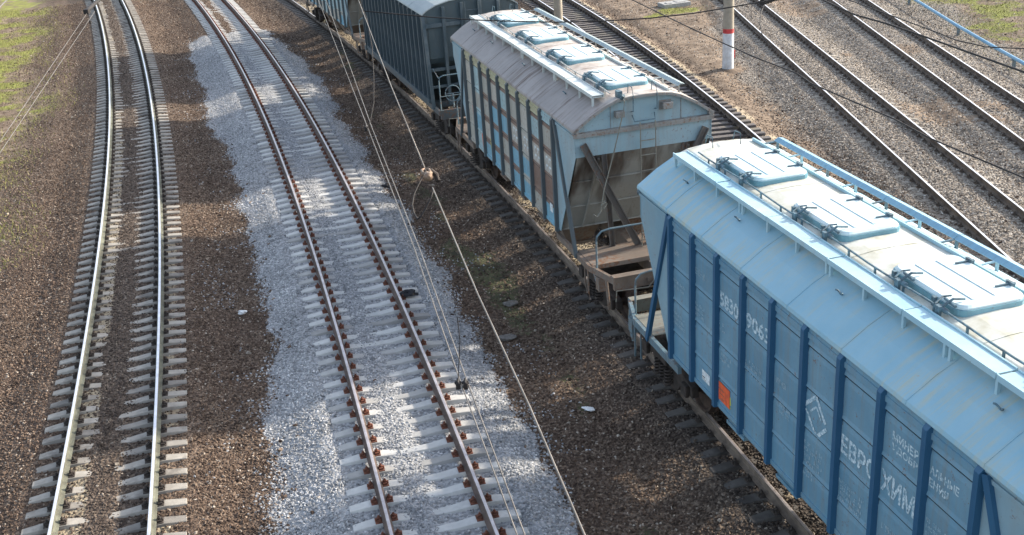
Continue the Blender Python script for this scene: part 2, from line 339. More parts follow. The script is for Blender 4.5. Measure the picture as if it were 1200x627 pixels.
def zone(sd_, X, Y, width, amp, sc, seed):
    n = (fbm(X, Y, sc, seed, 5) - 0.5) * 2 * amp
    return np.clip((sd_ + n) / width * 0.5 + 0.5, 0, 1)
def fields(X, Y):
    z = np.full(X.shape, -0.46); D = [dist_to(T, X, Y) for T in TR]
    z -= np.clip((-D[0] - 3.0) * 0.10, 0, 0.9)                        # falls away left of the first track
    z += np.clip((D[5] - 3) * 0.05, 0, 0.5)
    z += (fbm(X, Y, 3.0, 3) - .5) * 0.12 + (fbm(X, Y, .5, 9, 3) - .5) * 0.035
    for i, d in enumerate(D):
        a = np.abs(d); crest = -0.262 - (0.012 if i == 3 else 0)
        prof = crest - np.clip((a - 1.42) / 1.5, 0, 1) * 0.34
        prof = prof + (fbm(X, Y, .35, 20 + i, 3) - .5) * 0.03
        if i == 1: prof = prof - 0.018 * (1 / (1 + np.exp(-(d + .1) * 12))) * (a < 1.45)
        if i == 2: prof = prof + (.030 + .075 * fbm(X, Y, .9, 64)) * np.exp(-(a / .66) ** 8) + .030 * fbm(X, Y, .6, 66) * (a > .95) * (a < 1.5)
        if i in (4, 5): prof = prof + (0.030 + 0.030 * fbm(X, Y, 1.7, 44 + i)) * np.exp(-(a / 1.5) ** 6) + 0.03 * np.exp(-(a / 0.45) ** 2)
        if i == 0: prof = prof + 0.045 * np.exp(-((d + .20) / .36) ** 4) * (.25 + 1.0 * fbm(X, Y, 1.2, 61))
        if i == 1: prof = prof + 0.035 * np.exp(-((d + .28) / .36) ** 4) * (.55 + .9 * fbm(X, Y, 1.2, 62))
        z = np.maximum(z, prof)
    earth_h = np.clip(poly_sd(EARTH, X, Y) / 0.8, 0, 1)
    z = np.where(earth_h > 0, np.maximum(z, -0.47 + 0.14 * earth_h + (fbm(X, Y, 1.2, 77) - .5) * .08), z)
    fresh = zone(poly_sd(FRESH, X, Y), X, Y, 0.55, 0.55, 1.6, 101)
    z = z + 0.035 * fresh * (np.abs(D[1]) > 1.4)
    gl = zone(poly_sd(GRASS_L, X, Y), X, Y, 1.6, 1.6, 4.0, 131); gr = zone(poly_sd(GRASS_R, X, Y), X, Y, 1.5, 1.5, 3.0, 151)
    gp = np.clip((fbm(X, Y, 2.2, 171) - .56) * 6, 0, 1) * earth_h * np.clip((Y - 47) / 4, 0, 1)
    grass = np.maximum(np.maximum(gl, gr), gp)
    grass = grass * np.clip((fbm(X, Y, 1.1, 191) - .25) * 2.4, 0, 1)
    soil = np.maximum(zone(poly_sd(EARTH, X, Y), X, Y, 0.9, 0.9, 1.6, 211), np.maximum(gl, gr))
    soil = np.maximum(soil, .85 * np.clip((D[3] - 2.5), 0, 1) * np.clip((fbm(X, Y, 2.4, 221) - .50) * 6, 0, 1) * np.clip(1.4 - np.abs(D[4] - 3) / 2.2, 0, 1))
    moss = zone(poly_sd(MOSS, X, Y), X, Y, 0.5, 0.75, 1.8, 231) * np.clip((fbm(X, Y, 1.6, 251) - .38) * 4, 0, 1)
    fresh = np.clip((fresh - .5) * 2.2 + .5, 0, 1)
    dark = np.maximum(np.exp(-(np.abs(D[2]) / 1.7) ** 4), .9 * np.exp(-(np.abs(D[3]) / 1.1) ** 6))
    sand = np.maximum(np.exp(-((D[0] - 1.02) / .18) ** 2), np.exp(-((D[0] + .55) / .22) ** 2)) * np.clip((fbm(X, Y, 1.3, 271) - .40) * 5, 0, 1)
    dark = np.maximum(dark, .55 * np.exp(-(D[0] / .75) ** 6))
    sand = np.maximum(sand, .9 * np.exp(-(D[2] / .8) ** 4) * np.clip((fbm(X, Y, .9, 281) - .42) * 5, 0, 1))
    sand = np.maximum(sand, np.exp(-((D[3] - 1.35) / .42) ** 4) * np.clip((fbm(X, Y, 1.5, 291) - .30) * 4, 0, 1))
    right = np.clip((D[3] - 2.0) / 1.5, 0, 1)
    return z, dict(fresh=fresh, grass=grass, soil=soil, moss=moss, dark=dark, sand=sand, right=right), D

def axis(core0, core1, step, lo, hi):
    a = list(np.arange(core0, core1 + 1e-6, step)); s = step; x = a[-1]
    while x < hi: s *= 1.25; x += s; a.append(x)
    s = step; x = a[0]; pre = []
    while x > lo: s *= 1.25; x -= s; pre.append(x)
    return np.array(pre[::-1] + a)
def grid_mesh(name, xs, ys, keep=None):
    X, Y = np.meshgrid(xs, ys); Z, A, D = fields(X, Y); ny, nx = X.shape
    vid = np.arange(nx * ny).reshape(ny, nx)
    q = np.stack([vid[:-1, :-1], vid[:-1, 1:], vid[1:, 1:], vid[1:, :-1]], -1).reshape(-1, 4)
    me = bpy.data.meshes.new(name); me.vertices.add(nx * ny); me.vertices.foreach_set('co', np.stack([X, Y, Z], -1).ravel())
    me.loops.add(len(q) * 4); me.loops.foreach_set('vertex_index', q.ravel().astype(np.int32))
    me.polygons.add(len(q)); me.polygons.foreach_set('loop_start', np.arange(0, len(q) * 4, 4, dtype=np.int32))
    me.polygons.foreach_set('loop_total', np.full(len(q), 4, np.int32)); me.update(calc_edges=True)
    for k, v in A.items():
        at_ = me.attributes.new(k, 'FLOAT', 'POINT'); at_.data.foreach_set('value', v.ravel().astype(np.float32))
    me.polygons.foreach_set('use_smooth', [True] * len(q))
    return me, X, Y, Z, A, D

# ground material: broken stone, soil and moss zones (zones are what the ground is made of)
def ground_mat():
    m, nt, b = new_mat('ground'); v = tc(nt)
    vo = N(nt, 'ShaderNodeTexVoronoi'); vo.inputs['Scale'].default_value = 19; vo.inputs['Randomness'].default_value = 1; L(nt, v, vo.inputs['Vector'])
    cell = N(nt, 'ShaderNodeSeparateColor'); L(nt, vo.outputs['Color'], cell.inputs[0]); rnd = cell.outputs[0]
    n1 = noise(nt, v, 0.35, 5); n2 = noise(nt, v, 2.2, 6)
    brown = ramp(nt, rnd, [(0, (0.042, 0.028, 0.020)), (0.5, (0.085, 0.057, 0.041)), (1, (0.16, 0.115, 0.083))])
    brown2 = ramp(nt, rnd, [(0, (0.055, 0.038, 0.027)), (0.5, (0.115, 0.081, 0.058)), (1, (0.20, 0.15, 0.11))])
    brown = mix(nt, ramp(nt, n1, [(0.4, g(0)), (0.6, g(1))]), brown, brown2)
    rightc = ramp(nt, rnd, [(0, (0.095, 0.078, 0.06)), (0.5, (0.20, 0.17, 0.14)), (1, (0.34, 0.305, 0.26))])
    fresh = ramp(nt, rnd, [(0, (0.17, 0.173, 0.176)), (0.5, (0.27, 0.274, 0.278)), (1, (0.38, 0.38, 0.382))])
    soil = ramp(nt, n2, [(0.3, (0.085, 0.060, 0.042)), (0.52, (0.17, 0.125, 0.088)), (0.72, (0.27, 0.21, 0.155))])
    grassc = ramp(nt, n2, [(0.3, (0.15, 0.125, 0.06)), (0.55, (0.20, 0.21, 0.05)), (0.75, (0.30, 0.31, 0.07))])
    mossc = ramp(nt, n2, [(0.35, (0.05, 0.046, 0.030)), (0.55, (0.085, 0.085, 0.042)), (0.75, (0.12, 0.115, 0.07))])
    darkc = ramp(nt, rnd, [(0, (0.022, 0.019, 0.018)), (1, (0.10, 0.085, 0.072))])
    sandc = ramp(nt, n2, [(0.3, (0.24, 0.19, 0.13)), (0.7, (0.40, 0.34, 0.24))])
    nf = noise(nt, v, 9, 4, .7)
    def sharp(name, k=2.2):
        a = attr(nt, name); return mth(nt, 'MULTIPLY', mth(nt, 'ADD', a, mth(nt, 'MULTIPLY', mth(nt, 'SUBTRACT', nf, 0.5), 1.2)), 1.0, clamp=True) if k == 0 else \
            ramp(nt, mth(nt, 'ADD', a, mth(nt, 'MULTIPLY', mth(nt, 'SUBTRACT', nf, 0.5), 0.9)), [(0.42, g(0)), (0.58, g(1))])
    c = mix(nt, attr(nt, 'right'), brown, rightc)
    c = mix(nt, sharp('soil'), c, soil)
    c = mix(nt, mth(nt, 'MULTIPLY', attr(nt, 'dark'), 0.8), c, darkc)
    c = mix(nt, sharp('moss'), c, mossc)
    c = mix(nt, sharp('fresh'), c, fresh)
    c = mix(nt, mth(nt, 'MULTIPLY', sharp('sand'), 0.85), c, sandc)
    c = mix(nt, sharp('grass'), c, grassc)
    L(nt, c, b.inputs['Base Color']); b.inputs['Roughness'].default_value = 0.95; b.inputs['Specular IOR Level'].default_value = 0.25
    hh = mix(nt, attr(nt, 'soil'), vo.outputs['Distance'], mth(nt, 'MULTIPLY', noise(nt, v, 14, 5), 0.7))
    n = N(nt, 'ShaderNodeBump'); n.inputs['Strength'].default_value = 0.9; n.inputs['Distance'].default_value = 0.03; n.invert = True
    L(nt, hh, n.inputs['Height']); L(nt, n.outputs[0], b.inputs['Normal'])
    return m
M['ground'] = ground_mat()
me, *_ = grid_mesh('ground', axis(-34, 30, 0.14, -700, 700), axis(8, 82, 0.14, -200, 1500))
me.materials.append(M['ground']); go = bpy.data.objects.new('ground', me); C.objects.link(go); tag(go, kind='structure')

# ------------------------------------------------------------------ scattered stones and grass (geometry nodes, one object each)
def stone_mat(name, stops, stops2=None, blend=None):
    m, nt, b = new_mat(name); r = N(nt, 'ShaderNodeObjectInfo').outputs['Random']
    c = ramp(nt, r, stops)
    if stops2: c = mix(nt, attr(nt, blend, 'INSTANCER'), c, ramp(nt, r, stops2))
    gm = N(nt, 'ShaderNodeNewGeometry'); n = noise(nt, gm.outputs['Position'], 30, 3)
    big = noise(nt, gm.outputs['Position'], 0.55, 4, .6); c = mix(nt, 0.55, c, ramp(nt, big, [(0.32, g(0.30)), (0.68, g(0.72))]), 'OVERLAY')
    c = mix(nt, 0.35, c, ramp(nt, n, [(0.3, g(0.25)), (0.7, g(0.9))]), 'OVERLAY')
    L(nt, c, b.inputs['Base Color']); b.inputs['Roughness'].default_value = 0.9; b.inputs['Specular IOR Level'].default_value = 0.3
    return m
BR = [(0, (0.038, 0.025, 0.018)), (0.4, (0.084, 0.056, 0.040)), (0.75, (0.138, 0.096, 0.069)), (0.95, (0.21, 0.16, 0.12)), (1, (0.40, 0.35, 0.29))]
GRY = [(0, (0.095, 0.078, 0.060)), (0.4, (0.195, 0.165, 0.135)), (0.8, (0.31, 0.275, 0.235)), (1, (0.50, 0.465, 0.42))]
DK = [(0, (0.022, 0.019, 0.017)), (0.6, (0.065, 0.055, 0.047)), (1, (0.17, 0.145, 0.12))]
FR = [(0, (0.15, 0.152, 0.156)), (0.4, (0.26, 0.264, 0.268)), (0.85, (0.37, 0.37, 0.372)), (1, (0.52, 0.515, 0.51))]
M['stone_brown'] = stone_mat('stone_brown', BR, DK, 'dark'); M['stone_grey'] = stone_mat('stone_grey', GRY); M['stone_fresh'] = stone_mat('stone_fresh', FR)

def scatter(name, me, matname, scale_lo, scale_hi, seed, kind='stone'):
    o = bpy.data.objects.new(name, me); C.objects.link(o)
    t = bpy.data.node_groups.new(name, 'GeometryNodeTree')
    t.interface.new_socket('Geometry', in_out='INPUT', socket_type='NodeSocketGeometry'); t.interface.new_socket('Geometry', in_out='OUTPUT', socket_type='NodeSocketGeometry')
    n = t.nodes; gi = n.new('NodeGroupInput'); go_ = n.new('NodeGroupOutput')
    d = n.new('GeometryNodeDistributePointsOnFaces'); na = n.new('GeometryNodeInputNamedAttribute'); na.data_type = 'FLOAT'; na.inputs['Name'].default_value = 'dens'
    t.links.new(gi.outputs[0], d.inputs['Mesh']); t.links.new(na.outputs['Attribute'], d.inputs['Density']); d.inputs['Seed'].default_value = seed
    ip = n.new('GeometryNodeInstanceOnPoints'); t.links.new(d.outputs['Points'], ip.inputs['Points'])
    rr = n.new('FunctionNodeRandomValue'); rr.data_type = 'FLOAT_VECTOR'; rs = n.new('FunctionNodeRandomValue'); rs.data_type = 'FLOAT_VECTOR'; rs.inputs['Seed'].default_value = 5
    sm = n.new('GeometryNodeSetMaterial'); sm.inputs['Material'].default_value = M[matname]
    if kind == 'stone':
        ico = n.new('GeometryNodeMeshIcoSphere'); ico.inputs['Radius'].default_value = 1.0; ico.inputs['Subdivisions'].default_value = 1
        sp = n.new('GeometryNodeSetPosition'); rv = n.new('FunctionNodeRandomValue'); rv.data_type = 'FLOAT_VECTOR'
        rv.inputs[0].default_value = (-0.38,) * 3; rv.inputs[1].default_value = (0.38,) * 3; rv.inputs['Seed'].default_value = seed + 3
        t.links.new(ico.outputs['Mesh'], sp.inputs['Geometry']); t.links.new(rv.outputs[0], sp.inputs['Offset'])
        ss = n.new('GeometryNodeSetShadeSmooth'); ss.inputs['Shade Smooth'].default_value = False
        t.links.new(sp.outputs[0], ss.inputs[0]); t.links.new(ss.outputs[0], sm.inputs[0])
        rr.inputs[0].default_value = (0, 0, 0); rr.inputs[1].default_value = (6.28, 6.28, 6.28)
        rs.inputs[0].default_value = (scale_lo, scale_lo, scale_lo * .6); rs.inputs[1].default_value = (scale_hi, scale_hi, scale_hi * .8)
    else:
        co = n.new('GeometryNodeMeshCone'); co.inputs['Vertices'].default_value = 3; co.inputs['Radius Bottom'].default_value = 0.16; co.inputs['Depth'].default_value = 2.0
        co.inputs['Side Segments'].default_value = 1; t.links.new(co.outputs['Mesh'], sm.inputs[0])
        rr.inputs[0].default_value = (-0.9, -0.9, 0); rr.inputs[1].default_value = (0.9, 0.9, 6.28)
        rs.inputs[0].default_value = (scale_lo, scale_lo, scale_lo); rs.inputs[1].default_value = (scale_hi, scale_hi, scale_hi * 1.4)
    t.links.new(sm.outputs[0], ip.inputs['Instance']); t.links.new(rr.outputs[0], ip.inputs['Rotation']); t.links.new(rs.outputs[0], ip.inputs['Scale'])
    t.links.new(ip.outputs[0], go_.inputs[0])
    md = o.modifiers.new('scatter', 'NODES'); md.node_group = t
    me.materials.append(M[matname]); return o

def scatter_mesh(name, dens_fn, x0, x1, y0, y1, step, attrs=('dark',)):
    me, X, Y, Z, A, D = grid_mesh(name, np.arange(x0, x1, step), np.arange(y0, y1, step))
    P = np.stack([X, Y, Z], -1) - np.array([0, 0, CAM_H]); zc = P @ np.array(_f); u = P @ np.array(_r) / zc * FPX; v = -(P @ np.array(_u)) / zc * FPX
    mg = 60 + 900 / np.maximum(zc, 8)
    vis = (np.abs(u) < 600 + mg) & (v > -313 - 40) & (v < 313 + 2 * mg)
    far = np.clip(1.25 - zc / 48, 0.30, 1.0)
    tie = 1 - 0.80 * np.maximum.reduce([(np.abs(d) < 1.38) * 1.0 for d in D])
    tie = np.where((np.abs(D[0] + .18) < .30) | (np.abs(D[1] + .34) < .30) | (np.abs(D[2]) < .68) | (np.abs(D[4]) < 1.4) | (np.abs(D[5]) < 1.4), .8, tie)
    w = dens_fn(A, D, tie, X, Y) * vis * far
    # drop the cells that carry nothing
    ny, nx = X.shape; W = w.ravel()
    a = me.attributes.new('dens', 'FLOAT', 'POINT'); a.data.foreach_set('value', W.astype(np.float32))
    bm = bmesh.new(); bm.from_mesh(me); lay = bm.verts.layers.float['dens']
    bmesh.ops.delete(bm, geom=[v_ for v_ in bm.verts if v_[lay] <= 0.5], context='VERTS'); bm.to_mesh(me); bm.free()
    for k in ('fresh', 'grass', 'soil', 'moss', 'sand', 'right', 'dark'):
        if k not in attrs: me.attributes.remove(me.attributes[k])
    return me
ONE = lambda A: (1 - A['soil'] * .8) * (1 - A['grass'] * .9) * (1 - A['moss'] * .9) * (1 - A['sand'] * .7)
me = scatter_mesh('brown_ballast', lambda A, D, tie, X, Y: 520 * (1 - A['fresh']) ** 1.0 * ONE(A) * (1 - A['right']) * (0.35 + .65 * tie), -30, 16, 9, 74, 0.25)
tag(scatter('brown_ballast', me, 'stone_brown', 0.014, 0.034, 1), 'brown crushed stone lying between and beside the tracks', 'gravel', kind='stuff')
me = scatter_mesh('large_stones', lambda A, D, tie, X, Y: np.where(tie > .5, 6.0, .8) * (1 - A['fresh'] * .8) * (1 + 2 * A['moss']), -30, 26, 9, 74, 0.4)
tag(scatter('large_stones', me, 'stone_brown', 0.035, 0.075, 9), 'larger loose stones strewn over the brown gravel', 'stones', kind='stuff')
me = scatter_mesh('grey_ballast', lambda A, D, tie, X, Y: 420 * A['right'] * ONE(A) * (0.45 + .55 * tie), 3, 30, 18, 74, 0.25)
tag(scatter('grey_ballast', me, 'stone_grey', 0.018, 0.036, 2), 'grey brown crushed stone around the tracks right of the train', 'gravel', kind='stuff')
def fresh_d(A, D, tie, X, Y):
    f = A['fresh']; scat = np.clip((poly_sd(FRESH, X, Y) + 1.7) / 1.5, 0, 1) * .20 * (fbm(X, Y, .7, 303) > .53)
    return 560 * np.maximum(f, scat) * (0.02 + .98 * tie)
me = scatter_mesh('fresh_ballast', fresh_d, -22, 4, 9, 66, 0.25)
tag(scatter('fresh_ballast', me, 'stone_fresh', 0.016, 0.032, 3), 'fresh pale grey crushed stone spread around the second track', 'gravel', kind='stuff')
def grass_mat():
    m, nt, b = new_mat('grass_blade'); r = N(nt, 'ShaderNodeObjectInfo').outputs['Random']
    L(nt, ramp(nt, r, [(0, (0.10, 0.11, 0.025)), (0.5, (0.20, 0.21, 0.045)), (0.8, (0.30, 0.29, 0.08)), (1, (0.38, 0.31, 0.16))]), b.inputs['Base Color'])
    b.inputs['Roughness'].default_value = 0.8; b.inputs['Subsurface Weight'].default_value = 0.0; return m
M['grass_blade'] = grass_mat()
me = scatter_mesh('grass', lambda A, D, tie, X, Y: 480 * A['grass'], -34, 30, 9, 74, 0.3)
tag(scatter('grass', me, 'grass_blade', 0.02, 0.075, 4, 'grass'), 'short yellowish green grass at the edges of the rail yard', 'grass', kind='stuff')

# ------------------------------------------------------------------ tracks
def sleeper_mb(L_=2.7, wood=False):
    mb = MB()
    if wood:
        for k in range(1): mb.box(-L_ / 2, L_ / 2, -.115, .115, -.36, -.195)
        return mb
    us = [-1.35, -1.12, -1.0, -.60, -.30, 0, .30, .60, 1.0, 1.12, 1.35]
    zt = [-.232, -.205, -.192, -.196, -.232, -.240, -.232, -.196, -.192, -.205, -.232]
    wt = [.085, .095, .1, .1, .09, .08, .09, .1, .1, .095, .085]
    vs = []
    for u, z, w in zip(us, zt, wt): vs += [(u, -w - .05, -.37), (u, -w, z), (u, w, z), (u, w + .05, -.37)]
    n = len(us); fs = [(0, 1, 2, 3), tuple(4 * (n - 1) + k for k in (3, 2, 1, 0))]
    for i in range(n - 1):
        for k in range(3): fs.append((4 * i + k, 4 * i + k + 4, 4 * i + k + 5, 4 * i + k + 1))
    mb.add(vs, fs); return mb
def fastening_mb(mb=None, side=1, mi=0):
    mb = mb or MB(); c = side * .795; z0 = -.196
    mb.box(c - .185, c + .185, -.085, .085, z0, z0 + .014, mi)
    for s in (-1, 1):
        x = c + s * .118
        mb.box(x - .030, x + .040 if s > 0 else x + .03, -.055, .055, z0 + .014, z0 + .048, mi)
        mb.tube([(x + s * .004, 0, z0 + .04), (x + s * .004, 0, z0 + .115)], .015, 6, mi)
        mb.tube([(x + s * .004, 0, z0 + .055), (x + s * .004, 0, z0 + .088)], .030, 6, mi)
        mb.tube([(c + s * .165, 0, z0 + .01), (c + s * .165, 0, z0 + .06)], .024, 6, mi)
    return mb
RAILP = [(-.075, -.18), (.075, -.18), (.075, -.170), (.035, -.155), (.010, -.140), (.009, -.045), (.036, -.034), (.0375, -.012), (.026, -.001), (.0, .001), (-.026, -.001), (-.0375, -.012), (-.036, -.034), (-.009, -.045), (-.010, -.140), (-.035, -.155), (-.075, -.170)]
def rail_ob(T, side, y0, y1, mats, parent):
    mb = MB(); ys = np.arange(y0, y1 + .1, 1.0); n = len(RAILP); vs = []
    for y in ys:
        s = cslope(T, y); h = math.hypot(1, s); q = Vector((1 / h, -s / h, 0)); c = Vector((float(cx(T, y)), y, 0)) + q * side * .795
        vs += [c + q * a + Vector((0, 0, b)) for a, b in RAILP]
    for i in range(len(ys) - 1):
        for k in range(n):
            top = k in (8, 9)
            mb.add([], [], 0)
            mb.f.append((i * n + k, i * n + (k + 1) % n, (i + 1) * n + (k + 1) % n, (i + 1) * n + k)); mb.mi.append(1 if top else 0)
    mb.f += [tuple(range(n)), tuple(range((len(ys) - 1) * n, len(ys) * n))]; mb.mi += [0, 0]
    mb.v = [tuple(p) for p in vs]
    return mb.build('rail', mats, parent)
FARY = 44
def track(T, label, y0, y1, vis0, mat_s, mat_f, mats_r, sp=0.5, wood=False, L_=2.7, fast_far=FARY):
    root = empty('railway_track', (float(cx(T, 20)), 20, 0)); root.location = (0, 0, 0)
    tag(root, label, 'railway track', 'railway tracks')
    for s in (-1, 1): rail_ob(T, s, y0, y1, mats_r, root)
    me_s = me_f = me_c = None; n = 0; rest = MB()
    y = vis0; jr = random.Random(3); src = None
    while y < y1 - .5:
        s = cslope(T, y); a = -math.atan(s) * -1; rz = math.atan(-s) * 1.0
        rz = -math.atan(s) ; rz = math.atan2(-s, 1)
        loc = (float(cx(T, y)), y + jr.uniform(-.016, .016), jr.uniform(-.013, .004)); rz += jr.uniform(-.012, .012); y_j = jr.uniform(-.018, .018)
        if n < 100:
            if me_s is None:
                src = sleeper_mb(L_, wood).build('sleeper', mat_s, root, bevel=.008 if not wood else .01); me_s = src.data; o = src
                fl = [fastening_mb(None, k).build('rail_fastening', mat_f, src) for k in (-1, 1)]
                cmb = sleeper_mb(L_, wood); fastening_mb(cmb, -1, 1); fastening_mb(cmb, 1, 1)
                tmp = cmb.build('sleeper', [mat_s, mat_f], root); me_c = tmp.data; bpy.data.objects.remove(tmp)
            elif y < fast_far:
                o = src.copy(); C.objects.link(o); o.parent = root
                for f in fl: fc = f.copy(); C.objects.link(fc); fc.parent = o
            else:
                o = bpy.data.objects.new('sleeper', me_c); C.objects.link(o); o.parent = root
            o.location = loc; o.rotation_euler = (jr.uniform(-.02, .02), jr.uniform(-.004, .004), rz)
        else:
            q = Matrix.Translation(loc) @ Matrix.Rotation(rz, 4, 'Z'); o_ = len(rest.v)
            for vv in me_c.vertices: rest.v.append(tuple(q @ vv.co))
            for p in me_c.polygons: rest.f.append(tuple(i + o_ for i in p.vertices)); rest.mi.append(p.material_index)
        n += 1; y += sp * (1 / math.hypot(1, s))
    if rest.v:
        r_ = rest.build('distant_sleepers', [mat_s, mat_f], root); r_['kind'] = 'stuff'
    return root
track(T1, 'leftmost track with dusty bright rails on old weathered concrete sleepers', 4, 100, 13.5, 'sleeper_old', 'fast_dark', ['rail_dusty', 'rail_top'])
track(T2, 'second track from the left, rusty fastenings, laid in fresh pale grey ballast', 4, 100, 13.5, 'sleeper_new', 'fast_rust', ['rail_rust', 'rail_top_brown'])
track(T3, 'dark oily track that the freight train stands on', 2, 100, 12.5, 'sleeper_oily', 'fast_dark', ['rail_dark', 'rail_top_worn'])
track(T4, 'track on dark wide sleepers directly right of the train and its white footed pole', 12, 100, 18, 'sleeper_wood', 'fast_dark', ['rail_dark', 'rail_top'], L_=2.75, wood=True, sp=0.5)
track(T5, 'track with half buried sleepers right of the pole with the red ring', 14, 110, 20, 'sleeper_dusty', 'fast_dusty', ['rail_dark', 'rail_top_grey'])
track(T6, 'rightmost track, beside the blue pipe and the grass', 20, 110, 28, 'sleeper_dusty', 'fast_dusty', ['rail_dark', 'rail_top_grey'])

# ------------------------------------------------------------------ hopper wagons
#SPLIT_WAGON
def rib_mesh(w, depth, z0, z1, x, sgn):
    # open flanged channel section standing on the side sheet, sloped top
    mb = MB(); xo = x + sgn * depth; t = .012
    mb.add([(x, -w / 2, z0), (xo, -w / 2 + .012, z0), (xo, w / 2 - .012, z0), (x, w / 2, z0),
            (x, -w / 2, z1 + .03), (xo, -w / 2 + .012, z1 - .06), (xo, w / 2 - .012, z1 - .06), (x, w / 2, z1 + .03)],
           [(0, 1, 2, 3), (4, 7, 6, 5), (0, 4, 5, 1), (1, 5, 6, 2), (2, 6, 7, 3), (0, 3, 7, 4)])
    return mb
def roof_obj(half, prof, y1, mat, parent, seams=(), thick=.03):
    mb = MB(); n = len(prof)
    top = [(x, z) for x, z in prof]; bot = [(x * .985, z - thick) for x, z in reversed(prof)]
    poly = top + bot
    ys = [-y1, y1]
    mb.prism(poly, 'y', -y1, y1)
    for s in seams:
        for (xa, za), (xb, zb) in zip(prof[:-1], prof[1:]):
            mb.bar((xa, s, za + .004), (xb, s, zb + .004), .014, .006)
    return mb.build('roof', mat, parent)
def hatch(parent, x0, x1, y, ly, zt, mats, open_side=-1):
    ya, yb = y - ly / 2, y + ly / 2
    def rr(xa, xb, ya, yb, r, n=5):
        pts = []
        for (cx_, cy_, a0) in ((xb - r, yb - r, 0), (xa + r, yb - r, 90), (xa + r, ya + r, 180), (xb - r, ya + r, 270)):
            for k in range(n + 1):
                a = R(a0 + 90 * k / n); pts.append((cx_ + r * math.cos(a), cy_ + r * math.sin(a)))
        return pts
    lid = MB(); P0 = rr(x0, x1, ya, yb, .16); P1 = rr(x0 + .03, x1 - .03, ya + .03, yb - .03, .14); n = len(P0)
    vs = [(a, b, zt - .01) for a, b in P0] + [(a, b, zt + .012) for a, b in P0] + [(a, b, zt + .040) for a, b in P1]
    fs = [tuple(range(2 * n, 3 * n)), tuple(reversed(range(n)))]
    for i in range(n):
        j = (i + 1) % n; fs += [(i, j, n + j, n + i), (n + i, n + j, 2 * n + j, 2 * n + i)]
    lid.add(vs, fs)
    for fx in (.30, .62):
        xx = x0 + (x1 - x0) * fx; lid.box(xx - .018, xx + .018, ya + .14, yb - .14, zt + .041, zt + .050)
    h = lid.build('hatch', mats['hatch'], parent)
    sl = MB(); Q = rr(x0 - .02, x1 + .02, ya - .02, yb + .02, .17)
    sl.prism(Q, 'z', zt - .09, zt - .011); sl.build('rim', mats['seal'], h)
    for k in (-.30, .30):
        hg = MB()
        yy = y + k * ly * .9
        hg.box(x1 - .22, x1 + .05, yy - .012, yy + .012, zt + .042, zt + .062); hg.box(x1 - .04, x1 + .02, yy - .05, yy + .05, zt + .02, zt + .07)
        hg.box(x1 - .03, x1 + .01, yy - .07, yy + .07, zt + .07, zt + .08)
        hg.build('hinge', mats['clamp'], h)
    for k in (-.40, .18):
        cl = MB()
        yy = y + k * ly
        cl.tube([(x0 - .16, yy, zt + .02), (x0 + .0, yy, zt + .10), (x0 + .16, yy, zt + .07)], .016, 6)
        cl.tube([(x0 - .14, yy - .11, zt - .0), (x0 - .14, yy + .11, zt - .0)], .034, 8)
        cl.tube([(x0 - .05, yy - .12, zt + .06), (x0 - .02, yy + .12, zt + .06)], .02, 6)
        cl.box(x0 - .21, x0 - .17, yy - .04, yy + .04, zt - .12, zt + .05)
        cl.tube([(x0 - .17, yy + .10, zt + .03), (x0 - .02, yy + .16, zt + .07), (x0 + .08, yy + .14, zt + .07)], .012, 6)
        cl.box(x0 - .09, x0 - .05, yy + .22, yy + .28, zt - .08, zt + .04)
        cl.build('clamp', mats['clamp'], h)
    return h
def catwalk(parent, sgn, y1, mats, z=4.70, xi=.76, xo=1.04, roofz=4.42, name='catwalk', gapfill=True):
    mb = MB(); xa, xb = sorted((sgn * xi, sgn * xo)); n = 6; L_ = 2 * y1 / n
    for k in range(n):
        a, b = -y1 + k * L_ + .012, -y1 + (k + 1) * L_ - .012; dz = (.006 if k % 2 else 0)
        mb.box(xa + .02, xb - .02, a, b, z + dz, z + .012 + dz)
        mb.box(xa, xa + .018, a, b, z - .045 + dz, z + .03 + dz); mb.box(xb - .018, xb, a, b, z - .045 + dz, z + .03 + dz)
    o = mb.build(name, mats['walk'], parent)
    ys = [-y1 + .05] + [-y1 + 2 * y1 * k / 12 for k in range(1, 12)] + [y1 - .05]
    for i, y in enumerate(ys):
        b = MB(); rz = roofz
        for yy in ((y - .05, y + .05) if i % 3 == 0 and 0 < i < 12 else (y,)):
            b.box(min(sgn * (xo - .02), sgn * (xo - .06)), max(sgn * (xo - .02), sgn * (xo - .06)), yy - .02, yy + .02, rz - .03, z - .05)
        b.box(xa + .03, xb - .03, y - .02, y + .02, z - .045, z - .02)
        b.build('bracket', mats['bracket'], o)
    return o
def toe_board(parent, y1, mats):
    mb = MB(); n = 6; L_ = 2 * y1 / n
    for k in range(n):
        a, b = -y1 + k * L_ + .01, -y1 + (k + 1) * L_ - .01
        mb.prism([(.895, 4.665), (.965, 4.715), (.958, 4.728), (.885, 4.678)], 'y', a, b); mb.prism([(.966, 4.714), (1.05, 4.695), (1.055, 4.706), (.966, 4.727)], 'y', a, b)
    o = mb.build('side_walkway', mats['board'], parent)
    for i in range(13):
        y = -y1 + .05 + (2 * y1 - .1) * i / 12; b = MB()
        b.box(.92, .95, y - .02, y + .02, 4.44, 4.68); b.bar((.60, y, 4.655), (.89, y, 4.668), .03, .02); b.build('bracket', mats['walk'] if i % 2 else mats['endtrim'], o)
    return o
